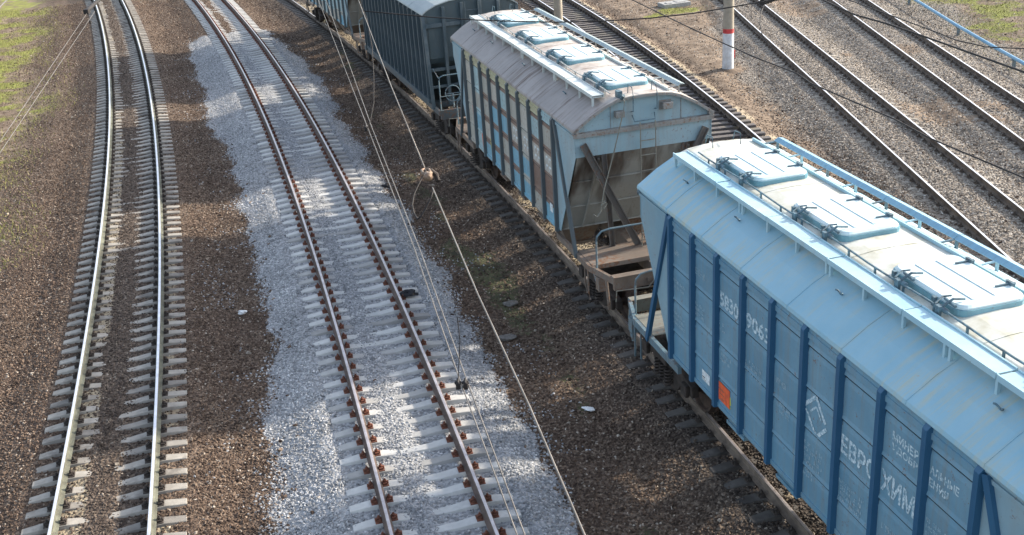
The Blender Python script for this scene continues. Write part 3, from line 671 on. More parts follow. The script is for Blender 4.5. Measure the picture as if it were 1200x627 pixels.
def bogie(parent, yc):
    e = empty('bogie'); e.parent = parent; e.location = (0, yc, 0)
    for k in (-.925, .925):
        w = MB()
        for s in (-1, 1):
            prof = [(0, .14), (.06, .14), (.075, .40), (.03, .43), (.03, .505), (.055, .505), (.055, .475), (.155, .47), (.155, .41), (.12, .40), (.10, .14), (.13, .12)]
            n = 28; x0 = s * (.795 - .09)
            ring = [[(x0 + s * a, r_ * math.cos(2 * math.pi * i / n) + k, .475 + r_ * math.sin(2 * math.pi * i / n)) for a, r_ in ((.0, .09), (-.02, .15), (.0, .43), (-.03, .505), (.0, .505), (.01, .477), (.13, .470), (.13, .42), (.07, .40), (.06, .16), (.12, .13), (.12, .0001))] for i in range(n)]
            m_ = len(ring[0]); vs = [p for r_ in ring for p in r_]; fs = []
            for i in range(n):
                for j in range(m_ - 1): fs.append((i * m_ + j, i * m_ + j + 1, ((i + 1) % n) * m_ + j + 1, ((i + 1) % n) * m_ + j))
            w.add(vs, fs)
        w.tube([(-1.05, k, .475), (1.05, k, .475)], .085, 14)
        w.build('wheelset', 'wheel', e, auto=True)
    for s in (-1, 1):
        sf = MB(); poly = [(-1.15, .40), (-1.12, .60), (-.75, .66), (-.45, .82), (.45, .82), (.75, .66), (1.12, .60), (1.15, .40), (.78, .40), (.70, .46), (.48, .22), (.35, .16), (-.35, .16), (-.48, .22), (-.70, .46), (-.78, .40)]
        x0, x1 = sorted((s * .97, s * 1.11)); sf.prism(poly, 'x', x0, x1)
        for k in (-.925, .925): sf.box(min(s * 1.11, s * 1.19), max(s * 1.11, s * 1.19), k - .12, k + .12, .37, .60); 
        f = sf.build('side_frame', 'bogie', e, bevel=.012)
        sp = MB()
        for yy in (-.24, 0, .24):
            pts = [(s * 1.17 + .075 * math.cos(t), yy + .075 * math.sin(t), .24 + .34 * t / (2 * math.pi * 5)) for t in np.arange(0, 2 * math.pi * 5, .5)]
            sp.tube(pts, .016, 6)
        sp.build('spring', 'bogie', f)
    bo = MB(); bo.box(-1.22, 1.22, -.20, .20, .60, .86); bo.box(-.9, .9, -.16, .16, .42, .6); bo.build('bolster', 'bogie', e, bevel=.02)
    br = MB()
    for k in (-.40, .40): br.tube([(-.8, k, .42), (.8, k, .42)], .04, 8)
    br.build('brake_beam', 'bogie', e)
    return e
def coupler(parent, s, yend, L_):
    mb = MB(); mb.box(-.09, .09, min(s * (yend - .35), s * (L_ - .25)), max(s * (yend - .35), s * (L_ - .25)), .97, 1.15)
    poly = [(-.22, L_ - .30), (-.20, L_ - .02), (-.10, L_ + .10), (-.06, L_ + .02), (.05, L_ - .08), (.14, L_ - .04), (.24, L_ + .08), (.27, L_ - .10), (.20, L_ - .30)]
    mb.prism([(s * a, s * b) for a, b in poly], 'z', .92, 1.22)
    o = mb.build('coupler', 'bogie', parent, bevel=.01)
    h = MB(); 
    for xx, rr_ in ((.34 * s, 1), (-.36 * s, 1)):
        pts = [(xx, s * (yend - .02), 1.0), (xx * 1.0, s * (yend + .10), .96), (xx * .95, s * (yend + .17), .75), (xx * .9, s * (yend + .22), .50), (xx * .8, s * (yend + .36), .42), (xx * .7, s * (L_ + .02), .50)]
        h.tube(pts, .032, 8)
    h.build('brake_hose', 'hose', parent)
    lv = MB(); y = s * (yend + .06); lv.tube([(-1.25, y, 1.04), (-.55, y, 1.00), (-.42, y, 1.14), (.1, y, 1.16)], .014, 6); lv.tube([(-1.25, y, 1.04), (-1.27, y, .80)], .014, 6)
    lv.build('uncoupling_lever', 'frame_light', parent)
def text_mb(txt, h, w=None, depth=.004, xs=1.0):
    cu = bpy.data.curves.new('t', 'FONT'); cu.body = txt; cu.size = 1.0; cu.extrude = 0; cu.space_line = .85; cu.resolution_u = 3; cu.offset = .030
    o = bpy.data.objects.new('t', cu); C.objects.link(o); bpy.context.view_layer.update()
    me = bpy.data.meshes.new_from_object(o.evaluated_get(bpy.context.evaluated_depsgraph_get())); bpy.data.objects.remove(o)
    v = np.array([q.co[:2] for q in me.vertices]); f = [tuple(p.vertices) for p in me.polygons]
    mn, mx = v.min(0), v.max(0); v = (v - mn) / (mx - mn); asp = (mx - mn)[0] / (mx - mn)[1]
    return v, f, asp
def lettering(parent, txt, y0, ztop, h, w, x, mat, name='lettering'):
    v, f, asp = text_mb(txt, h); w = w or h * asp
    mb = MB(); mb.add([(x, y0 - a * w, ztop - h + b * h) for a, b in v], f)
    me = bpy.data.meshes.new(name); me.from_pydata(mb.v, [], mb.f); me.materials.append(M[mat]); o = bpy.data.objects.new(name, me); C.objects.link(o); o.parent = parent
    return o

def side_sheet(parent, s, half, z0, z1, lines, x, mat, tints=None, bays=None, zc=3.78):
    # corrugated sheet: flat fields with pressed grooves, ledges on the top chord
    prof = [(z0, .02), (z0 + .07, .02), (z0 + .075, .0)]
    for z in sorted(lines): prof += [(z - .10, .004), (z - .026, -.008), (z - .025, -.012), (z + .015, -.012), (z + .016, .014), (z + .07, .0)]
    prof += [(zc + .11, .0), (zc + .115, .022), (zc + .19, .022), (zc + .195, .006), (zc + .26, .006), (z1 - .02, .03), (z1, .03)]
    prof.sort(key=lambda p: p[0])
    ys = bays if bays is not None else [-half, half]
    vs = []; n = len(prof)
    for y in ys: vs += [(s * (x + d), y, z) for z, d in prof]
    fs = []
    for i in range(len(ys) - 1):
        for k in range(n - 1): fs.append((i * n + k, i * n + k + 1, (i + 1) * n + k + 1, (i + 1) * n + k))
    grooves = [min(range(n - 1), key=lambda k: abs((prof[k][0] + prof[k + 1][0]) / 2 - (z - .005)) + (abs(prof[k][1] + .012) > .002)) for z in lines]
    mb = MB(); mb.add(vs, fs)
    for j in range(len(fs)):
        if j % (n - 1) in grooves: mb.mi[j] = 1  # groove faces coloured dark: painted shadow line under each ledge
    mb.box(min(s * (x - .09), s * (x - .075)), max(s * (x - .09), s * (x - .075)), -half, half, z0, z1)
    o = mb.build('side_panel', [mat, 'groove_shade'], parent)
    if tints:
        me = o.data; ca = me.color_attributes.new('tint', 'FLOAT_COLOR', 'CORNER'); 
        for p in me.polygons:
            col = tints(p.center.y, p.center.z, s)
            for li in p.loop_indices: ca.data[li].color = (*col, 1)
    return o

def hopper(label, C0, heading, mats, det='near', tints=None, cat='freight wagon'):
    root = empty('hopper_wagon', (C0[0], C0[1], 0), R(heading)); tag(root, label, cat, 'hopper wagons of the freight train')
    SP = .878; HV = 4.5 * SP; E = 5.375; XS = 1.535; RX = 1.615; ZB = 1.41; ZT = 4.06
    lines = (3.78, 3.16, 2.55, 1.95)
    ribs = [(-4.5 + k) * SP for k in range(10)]
    bays = sorted(set([-HV - .06, HV + .06] + [y for y in ribs if abs(y) < HV - .1]))
    for s in (-1, 1):
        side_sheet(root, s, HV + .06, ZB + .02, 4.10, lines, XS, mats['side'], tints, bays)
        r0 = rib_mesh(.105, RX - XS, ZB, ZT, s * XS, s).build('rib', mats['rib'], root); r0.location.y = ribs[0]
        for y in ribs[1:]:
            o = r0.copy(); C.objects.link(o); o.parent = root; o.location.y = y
        for e in (-1, 1):
            # tapering end part of the side
            mb = MB(); P = [(e * (HV + .06), ZB + .05), (e * (HV + .06), 4.10), (e * E, 4.10), (e * (E - .03), 3.53), (e * (HV + .16), ZB + .05)]
            mb.prism(P, 'x', min(s * (XS - .012), s * XS), max(s * (XS - .012), s * XS))
            mb.bar((s * (XS + .012), e * (HV + .06), 3.97), (s * (XS + .012), e * E, 3.97), .02, .05); mb.bar((s * (XS + .015), e * (HV + .06), 4.06), (s * (XS + .015), e * E, 4.06), .028, .05)
            mb.build('end_gusset', mats['gusset'], root)
            mb = MB(); mb.channel((s * (RX - .03), e * (HV + .09), 4.02), (s * (RX - .05), e * 5.13, 1.20), .10, .07, .012, (-s, 0, 0)); mb.build('corner_brace', mats['rib'], root)
    # roof
    prof = [(-1.585, 4.075), (-1.57, 4.125), (-1.21, 4.375), (-.84, 4.575), (-.62, 4.655), (-.32, 4.69), (0, 4.70), (.32, 4.69), (.62, 4.655), (.84, 4.575), (1.21, 4.375), (1.57, 4.125), (1.585, 4.075)]
    rf = roof_obj(1.57, prof, E + .02, mats['roof'], root, seams=[-4.0, -2.65, -1.3, 0.05, 1.4, 2.75, 4.1])
    ho = MB()
    for y in (-3.6, -.5, 2.4, 4.3):
        ho.tube([(-1.16 + .05 * math.cos(a), y + .06 * math.cos(a) * 0 + .07 * math.sin(a * 1), 4.42 + .06 * abs(math.sin(a / 1))) for a in np.linspace(-1.5, 1.5, 7)], .012, 6)
    ho.build('lifting_eye', mats['clamp'], rf)
    rl = MB(); rl.box(.565, .60, -E + .1, E - .1, 4.665, 4.715); rl.box(.60, .64, -E + .1, E - .1, 4.665, 4.685); rl.build('edge_rail', mats['walk'], rf)
    for y in (3.72, 1.2, -1.35, -3.95): hatch(root, -.52, .42, y, 1.42, 4.765, mats)
    lk = MB(); lk.tube([(-.68, y, 4.765 + .012 * math.sin(y * 2.6)) for y in np.arange(-5.2, 5.05, .4)], .014, 6)
    for y in np.arange(-4.9, 5.0, .62): lk.box(-.69, -.67, y - .015, y + .015, 4.63, 4.76)
    lk.build('locking_rod', mats['rod'], root)
    catwalk(root, -1, E - .30, mats); toe_board(root, E - .30, mats)
    # ends
    for e in (-1, 1):
        gab = [(x, z - .035) for x, z in prof[1:-1]]
        mb = MB(); mb.prism(gab + [(1.54, 4.0), (-1.54, 4.0)], 'y', min(e * (E - .10), e * (E - .085)), max(e * (E - .10), e * (E - .085)))
        ew = mb.build('end_wall', mats['end'], root)
        mb = MB(); mb.prism([(-1.545, 4.0), (1.545, 4.0), (1.545, 3.52), (-1.545, 3.52)], 'y', min(e * (E - .03), e * (E - .045)), max(e * (E - .03), e * (E - .045))); mb.build('end_band', mats['endband'], ew)
        mb = MB(); mb.box(-1.58, 1.58, min(e * (E - .09), e * (E + .03)), max(e * (E - .09), e * (E + .03)), 4.005, 4.045); mb.box(-1.58, 1.58, min(e * (E + .01), e * (E + .025)), max(e * (E + .01), e * (E + .025)), 3.95, 4.003)
        for x in (-.72, .86): mb.box(x - .006, x + .006, min(e * (E - .085), e * (E - .075)), max(e * (E - .085), e * (E - .075)), 4.05, 4.60 if x < 0 else 4.5)
        # lips of the roof arch
        for a, b in zip(prof[1:-2], prof[2:-1]): mb.bar((a[0] * .99, e * (E + .015), a[1] - .035), (b[0] * .99, e * (E + .015), b[1] - .035), .03, .05)
        for x in (-1.5, 1.5): mb.tube([(x, e * (E - .08), 4.09), (x, e * (E + .03), 4.09)], .045, 10)
        mb.build('end_trim', mats['endtrim'], ew)
        # sloped hopper sheet with bends
        pts = [(E - .05, 3.52), (E - .42, 2.86), (E - .86, 2.15), (E - 1.26, 1.50)]
        mb = MB()
        for (ya, za), (yb, zb) in zip(pts[:-1], pts[1:]):
            mb.add([(-1.50, e * ya, za), (1.50, e * ya, za), (1.50, e * yb, zb), (-1.50, e * yb, zb)], [(0, 1, 2, 3)])
        for (ya, za) in pts[1:]: mb.bar((-1.5, e * (ya + .01), za), (1.5, e * (ya + .01), za), .035, .03)
        for x in (-1.02, 1.02): mb.bar((x, e * (pts[0][0] + .0), pts[0][1] - .08), (x, e * (pts[-1][0] + .04), pts[-1][1]), .05, .05)
        mb.build('end_slope', mats['slope'], root)
        for s in (-1, 1):
            mb = MB(); mb.channel((s * 1.38, e * (E + .01), 3.80), (s * .14, e * (E - .12), 1.30), .15, .07, .014, (0, e, 0)); mb.build('end_brace', mats['brace'], root)
            mb = MB(); mb.channel((s * .92, e * (E - .04), 3.52), (s * .68, e * (E - .30), 1.30), .11, .06, .012, (0, e, 0)); mb.build('end_post', mats['brace'], root)
        ld = MB(); xa, xb = (-.12, .22) if e < 0 else (-.22, .12)
        for x in (xa, xb): ld.tube([(x, e * (E + .05), 4.12), (x, e * (E + .07), 4.0), (x, e * (E + .07), 2.2), (x, e * (E + .05), 1.32)], .013, 6)
        for z in (3.72, 3.40, 3.06, 2.72, 2.38, 2.0, 1.65): ld.tube([(xa, e * (E + .07), z), (xb, e * (E + .07), z)], .011, 6)
        ld.build('ladder', mats['ladder'], root)
        gr = MB()
        for x in (-.26, .27): gr.tube([(x, e * (E - .25), 4.69), (x, e * (E - .22), 4.88), (x, e * (E - .02), 4.86), (x, e * (E + .05), 4.70), (x, e * (E + .04), 4.36), (x, e * (E - .08), 4.33)], .011, 6)
        gr.tube([(-.25, e * (E - .06), 4.26), (-.23, e * (E + .03), 4.14), (.23, e * (E + .03), 4.14), (.25, e * (E - .06), 4.26)], .012, 6)
        gr.build('grab_rail', mats['clamp'], root)
        bx = MB(); bx.box(-.65, -.45, min(e * (E - .08), e * (E + .06)), max(e * (E - .08), e * (E + .06)), 4.27, 4.40); bx.box(.40, .62, min(e * (E - .08), e * (E + .07)), max(e * (E - .08), e * (E + .07)), 4.32, 4.46)
        bx.box(.36, .64, min(e * (E - .085), e * (E - .07)), max(e * (E - .085), e * (E - .07)), 4.29, 4.49)
        bx.build('signal_bracket', mats['endtrim'], root, bevel=.008)
        # rope of the hatch lock hanging down the end
        if e > 0: continue
        rp = MB(); y = e * (E + .09)
        rp.tube([(-.50, e * (E - .25), 4.80), (-.47, y, 4.62), (-.50, y, 4.40), (-.72, y, 3.6), (-.98, y, 2.75), (-1.03, y, 2.45), (-1.06, y, 2.30), (-1.15, y, 2.20), (-1.22, y, 2.26)], .014, 6)
        rp.tube([(-.95, y, 2.50), (-1.05, y, 2.44), (-1.0, y, 2.36), (-.92, y, 2.46), (-.95, y, 2.50)], .018, 6)
        rp.build('hatch_lever', mats['ladder'], root)
        lt = MB(); lt.box(-.56, -.46, e * (E - .12) - .08, e * (E - .12) + .08, 4.62, 4.80); lt.tube([(-.52, e * (E - .05), 4.60), (-.48, e * (E + .08), 4.74)], .04, 8); lt.build('latch', mats['clamp'], root)
    # discharge bins
    for y in (-2.6, -.87, .87, 2.6):
        mb = MB(); T = [(-1.50, y - .86, ZB + .30), (1.50, y - .86, ZB + .30), (1.50, y + .86, ZB + .30), (-1.50, y + .86, ZB + .30)]
        for s in (-1, 1):
            xa, xb = (0.10 * s, 1.50 * s); xc, xd = (.38 * s, .98 * s)
            a = [(xa, y - .86, ZB + .30), (xb, y - .86, ZB + .30), (xb, y + .86, ZB + .30), (xa, y + .86, ZB + .30), (xc, y - .28, .62), (xd, y - .28, .62), (xd, y + .28, .62), (xc, y + .28, .62)]
            mb.add(a, [(0, 1, 5, 4), (1, 2, 6, 5), (2, 3, 7, 6), (3, 0, 4, 7), (4, 5, 6, 7)])
            mb.box(min(xc, xd) - .03, max(xc, xd) + .03, y - .32, y + .32, .56, .62)
        mb.build('discharge_bin', mats['under'], root)
    # underframe
    mb = MB(); F = 6.72
    mb.box(-.20, .20, -F + .1, F - .1, .92, 1.22)
    for s in (-1, 1):
        for e in (-1, 1):
            mb.bar((s * 1.50, e * (HV - .2), 1.24), (s * 1.50, e * 5.84, 1.24), .07, .14); mb.bar((s * 1.50, e * 5.83, 1.235), (s * 1.26, e * F, 1.235), .07, .14)
        mb.bar((s * 1.50, -HV, 1.41), (s * 1.50, HV, 1.41), .05, .06)
    mb.build('underframe', mats['frame'], root)
    for e in (-1, 1):
        p = MB(); p.box(-1.46, 1.46, min(e * 5.02, e * 5.93), max(e * 5.02, e * 5.93), 1.30, 1.315)
        p.box(-1.46, 1.46, min(e * 5.93, e * 5.95), max(e * 5.93, e * 5.95), 1.22, 1.318); p.build('platform', mats['platform'], root)
        p = MB(); p.box(-1.27, 1.27, min(e * 6.62, e * F), max(e * 6.62, e * F), 1.02, 1.30); p.box(-1.29, 1.29, min(e * 6.56, e * (F + .02)), max(e * 6.56, e * (F + .02)), 1.302, 1.318)
        for x in (-.5, .45): p.box(x - .04, x + .04, min(e * F, e * (F + .03)), max(e * F, e * (F + .03)), 1.10, 1.2)
        p.build('end_beam', mats['endbeam'], root)
        hr = MB(); y = e * 6.05; hr.tube([(-1.40, y, 1.0), (-1.40, y, 1.85), (-1.38, y, 2.0), (-1.28, y, 2.10), (-1.10, y, 2.13), (.55, y, 2.13), (.68, y, 2.09), (.72, y, 1.95), (.72, y, 1.3)], .022, 8)
        hr.tube([(-1.43, y, 1.0), (-1.43, e * 5.75, 1.3)], .018, 6)
        hr.build('handrail', mats['handrail'], root)
        cm = MB()
        for x, y_, z in ((-1.5, 5.55, .95), (-1.52, 5.8, .9)): cm.tube([(x, e * y_, z + .3), (x, e * y_, z - .25), (x + .02, e * (y_ + .05), z - .4)], .02, 6)
        cm.box(-1.46, -1.26, e * 6.2 - .1, e * 6.2 + .1, .85, 1.15); cm.tube([(-1.35, e * 6.45, 1.2), (-1.33, e * 6.5, .7), (-1.30, e * 6.45, .5)], .035, 8)
        cm.build('brake_gear', mats['frame'], root)
        bogie(root, e * 5.25)
        coupler(root, e, F, 7.22)
    cy_ = MB(); cy_.tube([(-.9, 4.3, .95), (-.9, 3.7, .95)], .16, 12); cy_.tube([(.9, -4.4, .95), (.9, -3.5, .95)], .2, 12); cy_.build('air_tank', 'black_steel', root)
    return root

def cement_wagon(label, C0, heading):
    root = empty('cement_wagon', (C0[0], C0[1], 0), R(heading)); tag(root, label, 'freight wagon', 'hopper wagons of the freight train')
    E = 4.88; XS = 1.52; ZB = 1.50; ZT = 4.24
    n = 17; ribs = [-E + .12 + (2 * E - .24) * k / (n - 1) for k in range(n)]
    for s in (-1, 1):
        side_sheet(root, s, E, ZB, ZT, (), XS, 'side_dark', zc=ZT - .33)
        r0 = rib_mesh(.11, .09, ZB, ZT - .02, s * XS, s).build('rib', 'rib_dark', root); r0.location.y = ribs[0]
        for y in ribs[1:]:
            o = r0.copy(); C.objects.link(o); o.parent = root; o.location.y = y
        mb = MB(); mb.box(min(s * XS, s * (XS + .10)), max(s * XS, s * (XS + .10)), -E, E, ZB - .12, ZB - .002); mb.build('side_sill', 'rib_dark', root)
        for e in (-1, 1):
            mb = MB(); mb.bar((s * (XS + .05), e * (E - .02), ZT), (s * (XS + .03), e * (E + .35), 1.25), .09, .10, (1, 0, 0)); mb.build('corner_brace', 'rib_dark', root)
    prof = [(-1.62, ZT - .01), (-1.60, ZT + .03), (-1.45, ZT + .13), (-1.15, ZT + .26), (-.7, ZT + .36), (0, ZT + .40), (.7, ZT + .36), (1.15, ZT + .26), (1.45, ZT + .13), (1.60, ZT + .03), (1.62, ZT - .01)]
    roof_obj(1.6, prof, E + .06, 'roof_dark', root, seams=[-3.2, -1.6, 0, 1.6, 3.2])
    m_ = dict(walk='walk_grey', bracket='roof_dark', hatch='roof_dark', seal='side_dark', clamp='clamp')
    for y in (3.6, 1.2, -1.2, -3.6): hatch(root, -.45, .45, y, 1.0, ZT + .44, m_)
    for e in (-1, 1):
        gab = [(x * .97, z - .035) for x, z in prof[1:-1]]
        mb = MB(); mb.prism(gab + [(1.52, 2.80), (-1.52, 2.80)], 'y', min(e * E, e * (E - .015)), max(e * E, e * (E - .015)))
        pts = [(E - .008, 2.80), (E - .10, 2.62), (E - .35, 2.4), (E - .9, 1.9), (E - 1.3, 1.45)]
        for (ya, za), (yb, zb) in zip(pts[:-1], pts[1:]): mb.add([(-1.50, e * ya, za), (1.50, e * ya, za), (1.50, e * yb, zb), (-1.50, e * yb, zb)], [(0, 1, 2, 3)])
        mb.build('end_wall', 'end_grey', root)
        mb = MB(); ya, yb = sorted((e * (E + .002), e * (E + .09)))
        mb.box(-1.52, 1.52, ya, yb, 3.80, 3.93)
        ya, yb = sorted((e * (E + .002), e * (E + .10)))
        mb.box(-1.52, 1.52, ya, yb, 2.40, 2.50); mb.box(-1.5, 1.5, ya, yb, 1.85, 1.93)
        for x in (-.92, -.30, .30, .92): mb.box(x - .05, x + .05, *sorted((e * (E + .004), e * (E + .13))), 1.25, 4.50 if abs(x) < .5 else 4.42)
        mb.build('end_frame', 'rib_dark', root, bevel=.006)
        ld = MB()
        for x in (-.22, .22): ld.tube([(x, e * (E + .19), 1.3), (x, e * (E + .19), 4.7), (x, e * (E - .1), 4.85)], .016, 6)
        for z in np.arange(1.6, 4.6, .33): ld.tube([(-.22, e * (E + .19), z), (.22, e * (E + .19), z)], .013, 6)
        ld.build('ladder', 'rib_dark', root)
    for y in (-2.4, 2.4):
        mb = MB()
        for s in (-1, 1):
            xa, xb = (0.10 * s, 1.50 * s); xc, xd = (.38 * s, .98 * s)
            mb.add([(xa, y - 1.4, ZB), (xb, y - 1.4, ZB), (xb, y + 1.4, ZB), (xa, y + 1.4, ZB), (xc, y - .3, .6), (xd, y - .3, .6), (xd, y + .3, .6), (xc, y + .3, .6)], [(0, 1, 5, 4), (1, 2, 6, 5), (2, 3, 7, 6), (3, 0, 4, 7), (4, 5, 6, 7)])
        mb.build('discharge_bin', 'side_dark', root)
    F = 5.82; mb = MB(); mb.box(-.20, .20, -F + .1, F - .1, .92, 1.22)
    for s in (-1, 1):
        mb.bar((s * 1.50, -F, 1.24), (s * 1.50, F, 1.24), .08, .16)
    for e in (-1, 1):
        mb.box(-1.48, 1.48, *sorted((e * (F - .12), e * F)), 1.02, 1.32); mb.box(-1.46, 1.46, *sorted((e * 4.4, e * 4.6)), 1.1, 1.3)
        for x in (-.75, .75): mb.bar((x, e * 4.5, 1.22), (x * .3, e * F, 1.22), .08, .12)
    mb.build('underframe', 'frame_dark', root)
    for e in (-1, 1):
        hr = MB(); y = e * (F - .1)
        hr.tube([(-1.44, y, 1.2), (-1.44, y, 2.25), (-1.40, y, 2.38), (-1.30, y, 2.42), (-.55, y, 2.42), (-.45, y, 2.36), (-.4, y, 1.3)], .02, 8)
        hr.tube([(-1.44, y, 1.75), (-.42, y, 1.75)], .014, 6); hr.tube([(-1.44, y, 2.35), (-1.42, e * (E + .1), 2.5)], .014, 6)
        hr.build('handrail', 'frame_blue', root)
        bk = MB(); hw = [(.25 * math.cos(t), e * (F - .35), 1.75 + .25 * math.sin(t)) for t in np.linspace(0, 2 * math.pi, 18)[:-1]]
        bk.tube([(a - .95, b + .12 * (c - 1.75), c) for a, b, c in hw], .018, 6, closed=True); bk.tube([(-.95, e * (F - .35), 1.3), (-.95, e * (F - .35), 1.75)], .03, 8); bk.tube([(-1.2, e * (F - .35), 1.75), (-.7, e * (F - .35), 1.75)], .014, 6)
        bk.build('hand_brake_wheel', 'frame_blue', root)
        bogie(root, e * 4.25); coupler(root, e, F, 6.38)
    return root

M['brace_grey'] = paint('brace_grey', (0.105, 0.10, 0.095), (0.16, 0.155, 0.15), rust_amt=.52, streak=.5, dirt=(.05, .04, .035))
M['groove_shade'] = simple('groove_shade', (0.030, 0.045, 0.058), 0.9, var=0.4, scale=9)  # shade under the panel ledges, painted as a dark colour
M['end_pale'] = paint('end_pale', (0.21, 0.33, 0.39), (0.28, 0.38, 0.42), rust_amt=0.59, streak=0.55, axis='e', dirt=(0.23, 0.21, 0.18))
M['board_blue'] = paint('board_blue', (0.16, 0.31, 0.43), (0.20, 0.36, 0.46), rust_amt=.66, streak=.3)
M['board_grey'] = paint('board_grey', (0.24, 0.31, 0.33), (0.30, 0.36, 0.37), rust_amt=.62, streak=.3)
M['frame_dark'] = paint('frame_dark', (0.05, 0.075, 0.09), (0.09, 0.11, 0.12), rust_amt=.5, streak=.4, dirt=(.03, .025, .02))
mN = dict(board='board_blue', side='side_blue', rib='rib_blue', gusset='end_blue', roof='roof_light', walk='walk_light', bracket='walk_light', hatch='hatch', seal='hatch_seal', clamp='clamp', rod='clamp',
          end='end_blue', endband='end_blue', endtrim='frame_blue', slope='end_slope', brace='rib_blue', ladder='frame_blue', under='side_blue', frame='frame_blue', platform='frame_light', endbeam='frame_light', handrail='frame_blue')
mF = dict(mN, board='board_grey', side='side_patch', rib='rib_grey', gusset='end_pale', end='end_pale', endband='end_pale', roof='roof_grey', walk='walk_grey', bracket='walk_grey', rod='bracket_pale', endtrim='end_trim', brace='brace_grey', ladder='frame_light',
          under='frame_brown', frame='frame_brown', platform='frame_brown', endbeam='frame_brown', handrail='frame_blue')
M['bracket_pale'] = simple('bracket_pale', (0.42, 0.42, 0.40), .6, .2)
mG = dict(mF, side='side_patch', roof='roof_grey')
def hd(y): return math.degrees(math.atan(.2045 + .00244 * y))
BEIGE = (.36, .35, .31); CREAM = (.44, .41, .36); SKY = (.16, .36, .47); RUST = (.17, .10, .075); GREENY = (.40, .38, .24); PALE = (.30, .43, .46)
def tintF(y, z, s):
    if z > 3.8: return GREENY if y > -3.0 else PALE
    bay = int((y + 4.5 * .878) / .878); r_ = random.Random(bay * 7 + int(s) * 3)
    for zz in (3.78, 3.16, 2.55, 1.95):
        if -.07 < z - zz < .08: return RUST if r_.random() < .4 else (BEIGE, PALE)[bay % 2]
    row = sum(z < q for q in (3.16, 2.55, 1.95))
    if row == 0: return (BEIGE, PALE, CREAM)[bay % 3]
    if row == 1: return CREAM if bay < 4 else (SKY if bay in (4, 5) else BEIGE)
    if row == 2: return (RUST if r_.random() < .25 else SKY) if bay < 3 else (SKY, BEIGE, SKY, CREAM, SKY, BEIGE)[(bay - 3) % 6]
    return (SKY, BEIGE, SKY, SKY, BEIGE, SKY, SKY, PALE, BEIGE)[bay % 9]
def tintG(y, z, s): return (PALE, SKY, BEIGE)[int(abs(y) * 3 + z * 2) % 3]
wN = hopper('light blue hopper wagon with white number and lettering, nearest in the train', (5.153, 13.716), 14.318, mN)
wF = hopper('weathered hopper wagon with rust streaked grey roof and patchy beige and sky blue side', (1.580, 27.728), 14.897, mF, tints=tintF)
def c3(y): return float(cx(T3, y))
def back(x, y, L_):
    yy = y
    while math.hypot(c3(yy) - x, yy - y) < L_: yy += .01
    return c3(yy), yy
dx, dy = back(1.580, 27.728, 13.62); gx, gy = back(dx, dy, 13.6)
wD = cement_wagon('dark slate blue wagon with closely ribbed upright sides, third in the train', (dx, dy), hd(dy) + .3)
wG = hopper('farthest wagon in the train, pale blue and beige, cut off at the top edge', (gx, gy), hd(gy) + .3, mG, tints=tintG)
# lettering and marks of the near wagon
X_ = -1.5415
lettering(wN, '5830', 2.13, 3.47, .25, .62, X_, 'letter'); lettering(wN, '9063', 1.26, 3.50, .25, .72, X_, 'letter')
lettering(wN, 'ЕВРО', -1.38, 2.97, .28, .78, X_, 'letter'); lettering(wN, 'ХИМ', -2.27, 3.0, .29, .66, X_, 'letter')
lettering(wN, 'МИНЕР', -2.42, 3.60, .115, .50, X_, 'letter'); lettering(wN, 'УДОБР', -2.42, 3.45, .115, .50, X_, 'letter')
lettering(wN, 'АЛЬНЫЕ', -3.14, 3.58, .11, .50, X_, 'letter'); lettering(wN, 'ЕНИЯ', -3.14, 3.42, .11, .34, X_, 'letter')
def bars(parent, y0, ztop, w, n, dz, seed, mat='letter_worn', h=.055):
    # rows of worn stencil characters
    rr = random.Random(seed); mb = MB()
    for k in range(n):
        y = y0; z = ztop - k * dz
        while y > y0 - w * rr.uniform(.8, 1):
            cw = rr.uniform(.018, .034)
            if rr.random() < .86:
                for q in (0, 1):
                    if rr.random() < .8: mb.add([(X_, y - q * cw * .7, z), (X_, y - q * cw * .7 - .009, z), (X_, y - q * cw * .7 - .009, z - h), (X_, y - q * cw * .7, z - h)], [(0, 1, 2, 3)])
                for q in (0, .45, .82):
                    if rr.random() < .6: mb.add([(X_, y, z - h * q), (X_, y - cw, z - h * q), (X_, y - cw, z - h * q - .011), (X_, y, z - h * q - .011)], [(0, 1, 2, 3)])
            y -= cw + .015
    o = mb.build('stencil_marks', mat, parent); return o
bars(wN, -.50, 2.36, .50, 4, .095, 3); bars(wN, -1.38, 2.30, .60, 4, .085, 4); bars(wN, 2.32, 2.95, .45, 2, .1, 5); bars(wN, 3.18, 2.9, .5, 3, .09, 6); bars(wN, 3.9, 2.95, .5, 2, .1, 7)
bars(wN, 3.86, 3.50, .3, 1, .1, 8, h=.1); bars(wN, 3.14, 3.5, .5, 1, .1, 9, h=.12); bars(wN, -2.35, 2.28, .3, 1, .1, 10, h=.09); bars(wN, .2, 2.55, .3, 2, .1, 12, h=.06); bars(wN, 3.9, 2.35, .5, 3, .09, 14)
bars(wN, -3.16, 2.9, .6, 3, .09, 21); bars(wN, 1.25, 2.75, .5, 3, .085, 22); bars(wN, -.5, 1.95, .3, 2, .08, 23, h=.05); bars(wN, 2.1, 2.45, .4, 2, .1, 24); bars(wN, .36, 2.9, .35, 1, .1, 25, h=.09)
mb = MB()   # broken diamond emblem: two angled strokes facing each other
def stroke(mb, pts, w):
    for (a, b), (c, d) in zip(pts[:-1], pts[1:]):
        v = Vector((c - a, d - b)); n_ = Vector((-v.y, v.x)).normalized() * w / 2
        mb.add([(X_, a + n_.x, b + n_.y), (X_, a - n_.x, b - n_.y), (X_, c - n_.x, d - n_.y), (X_, c + n_.x, d + n_.y)], [(0, 1, 2, 3)])
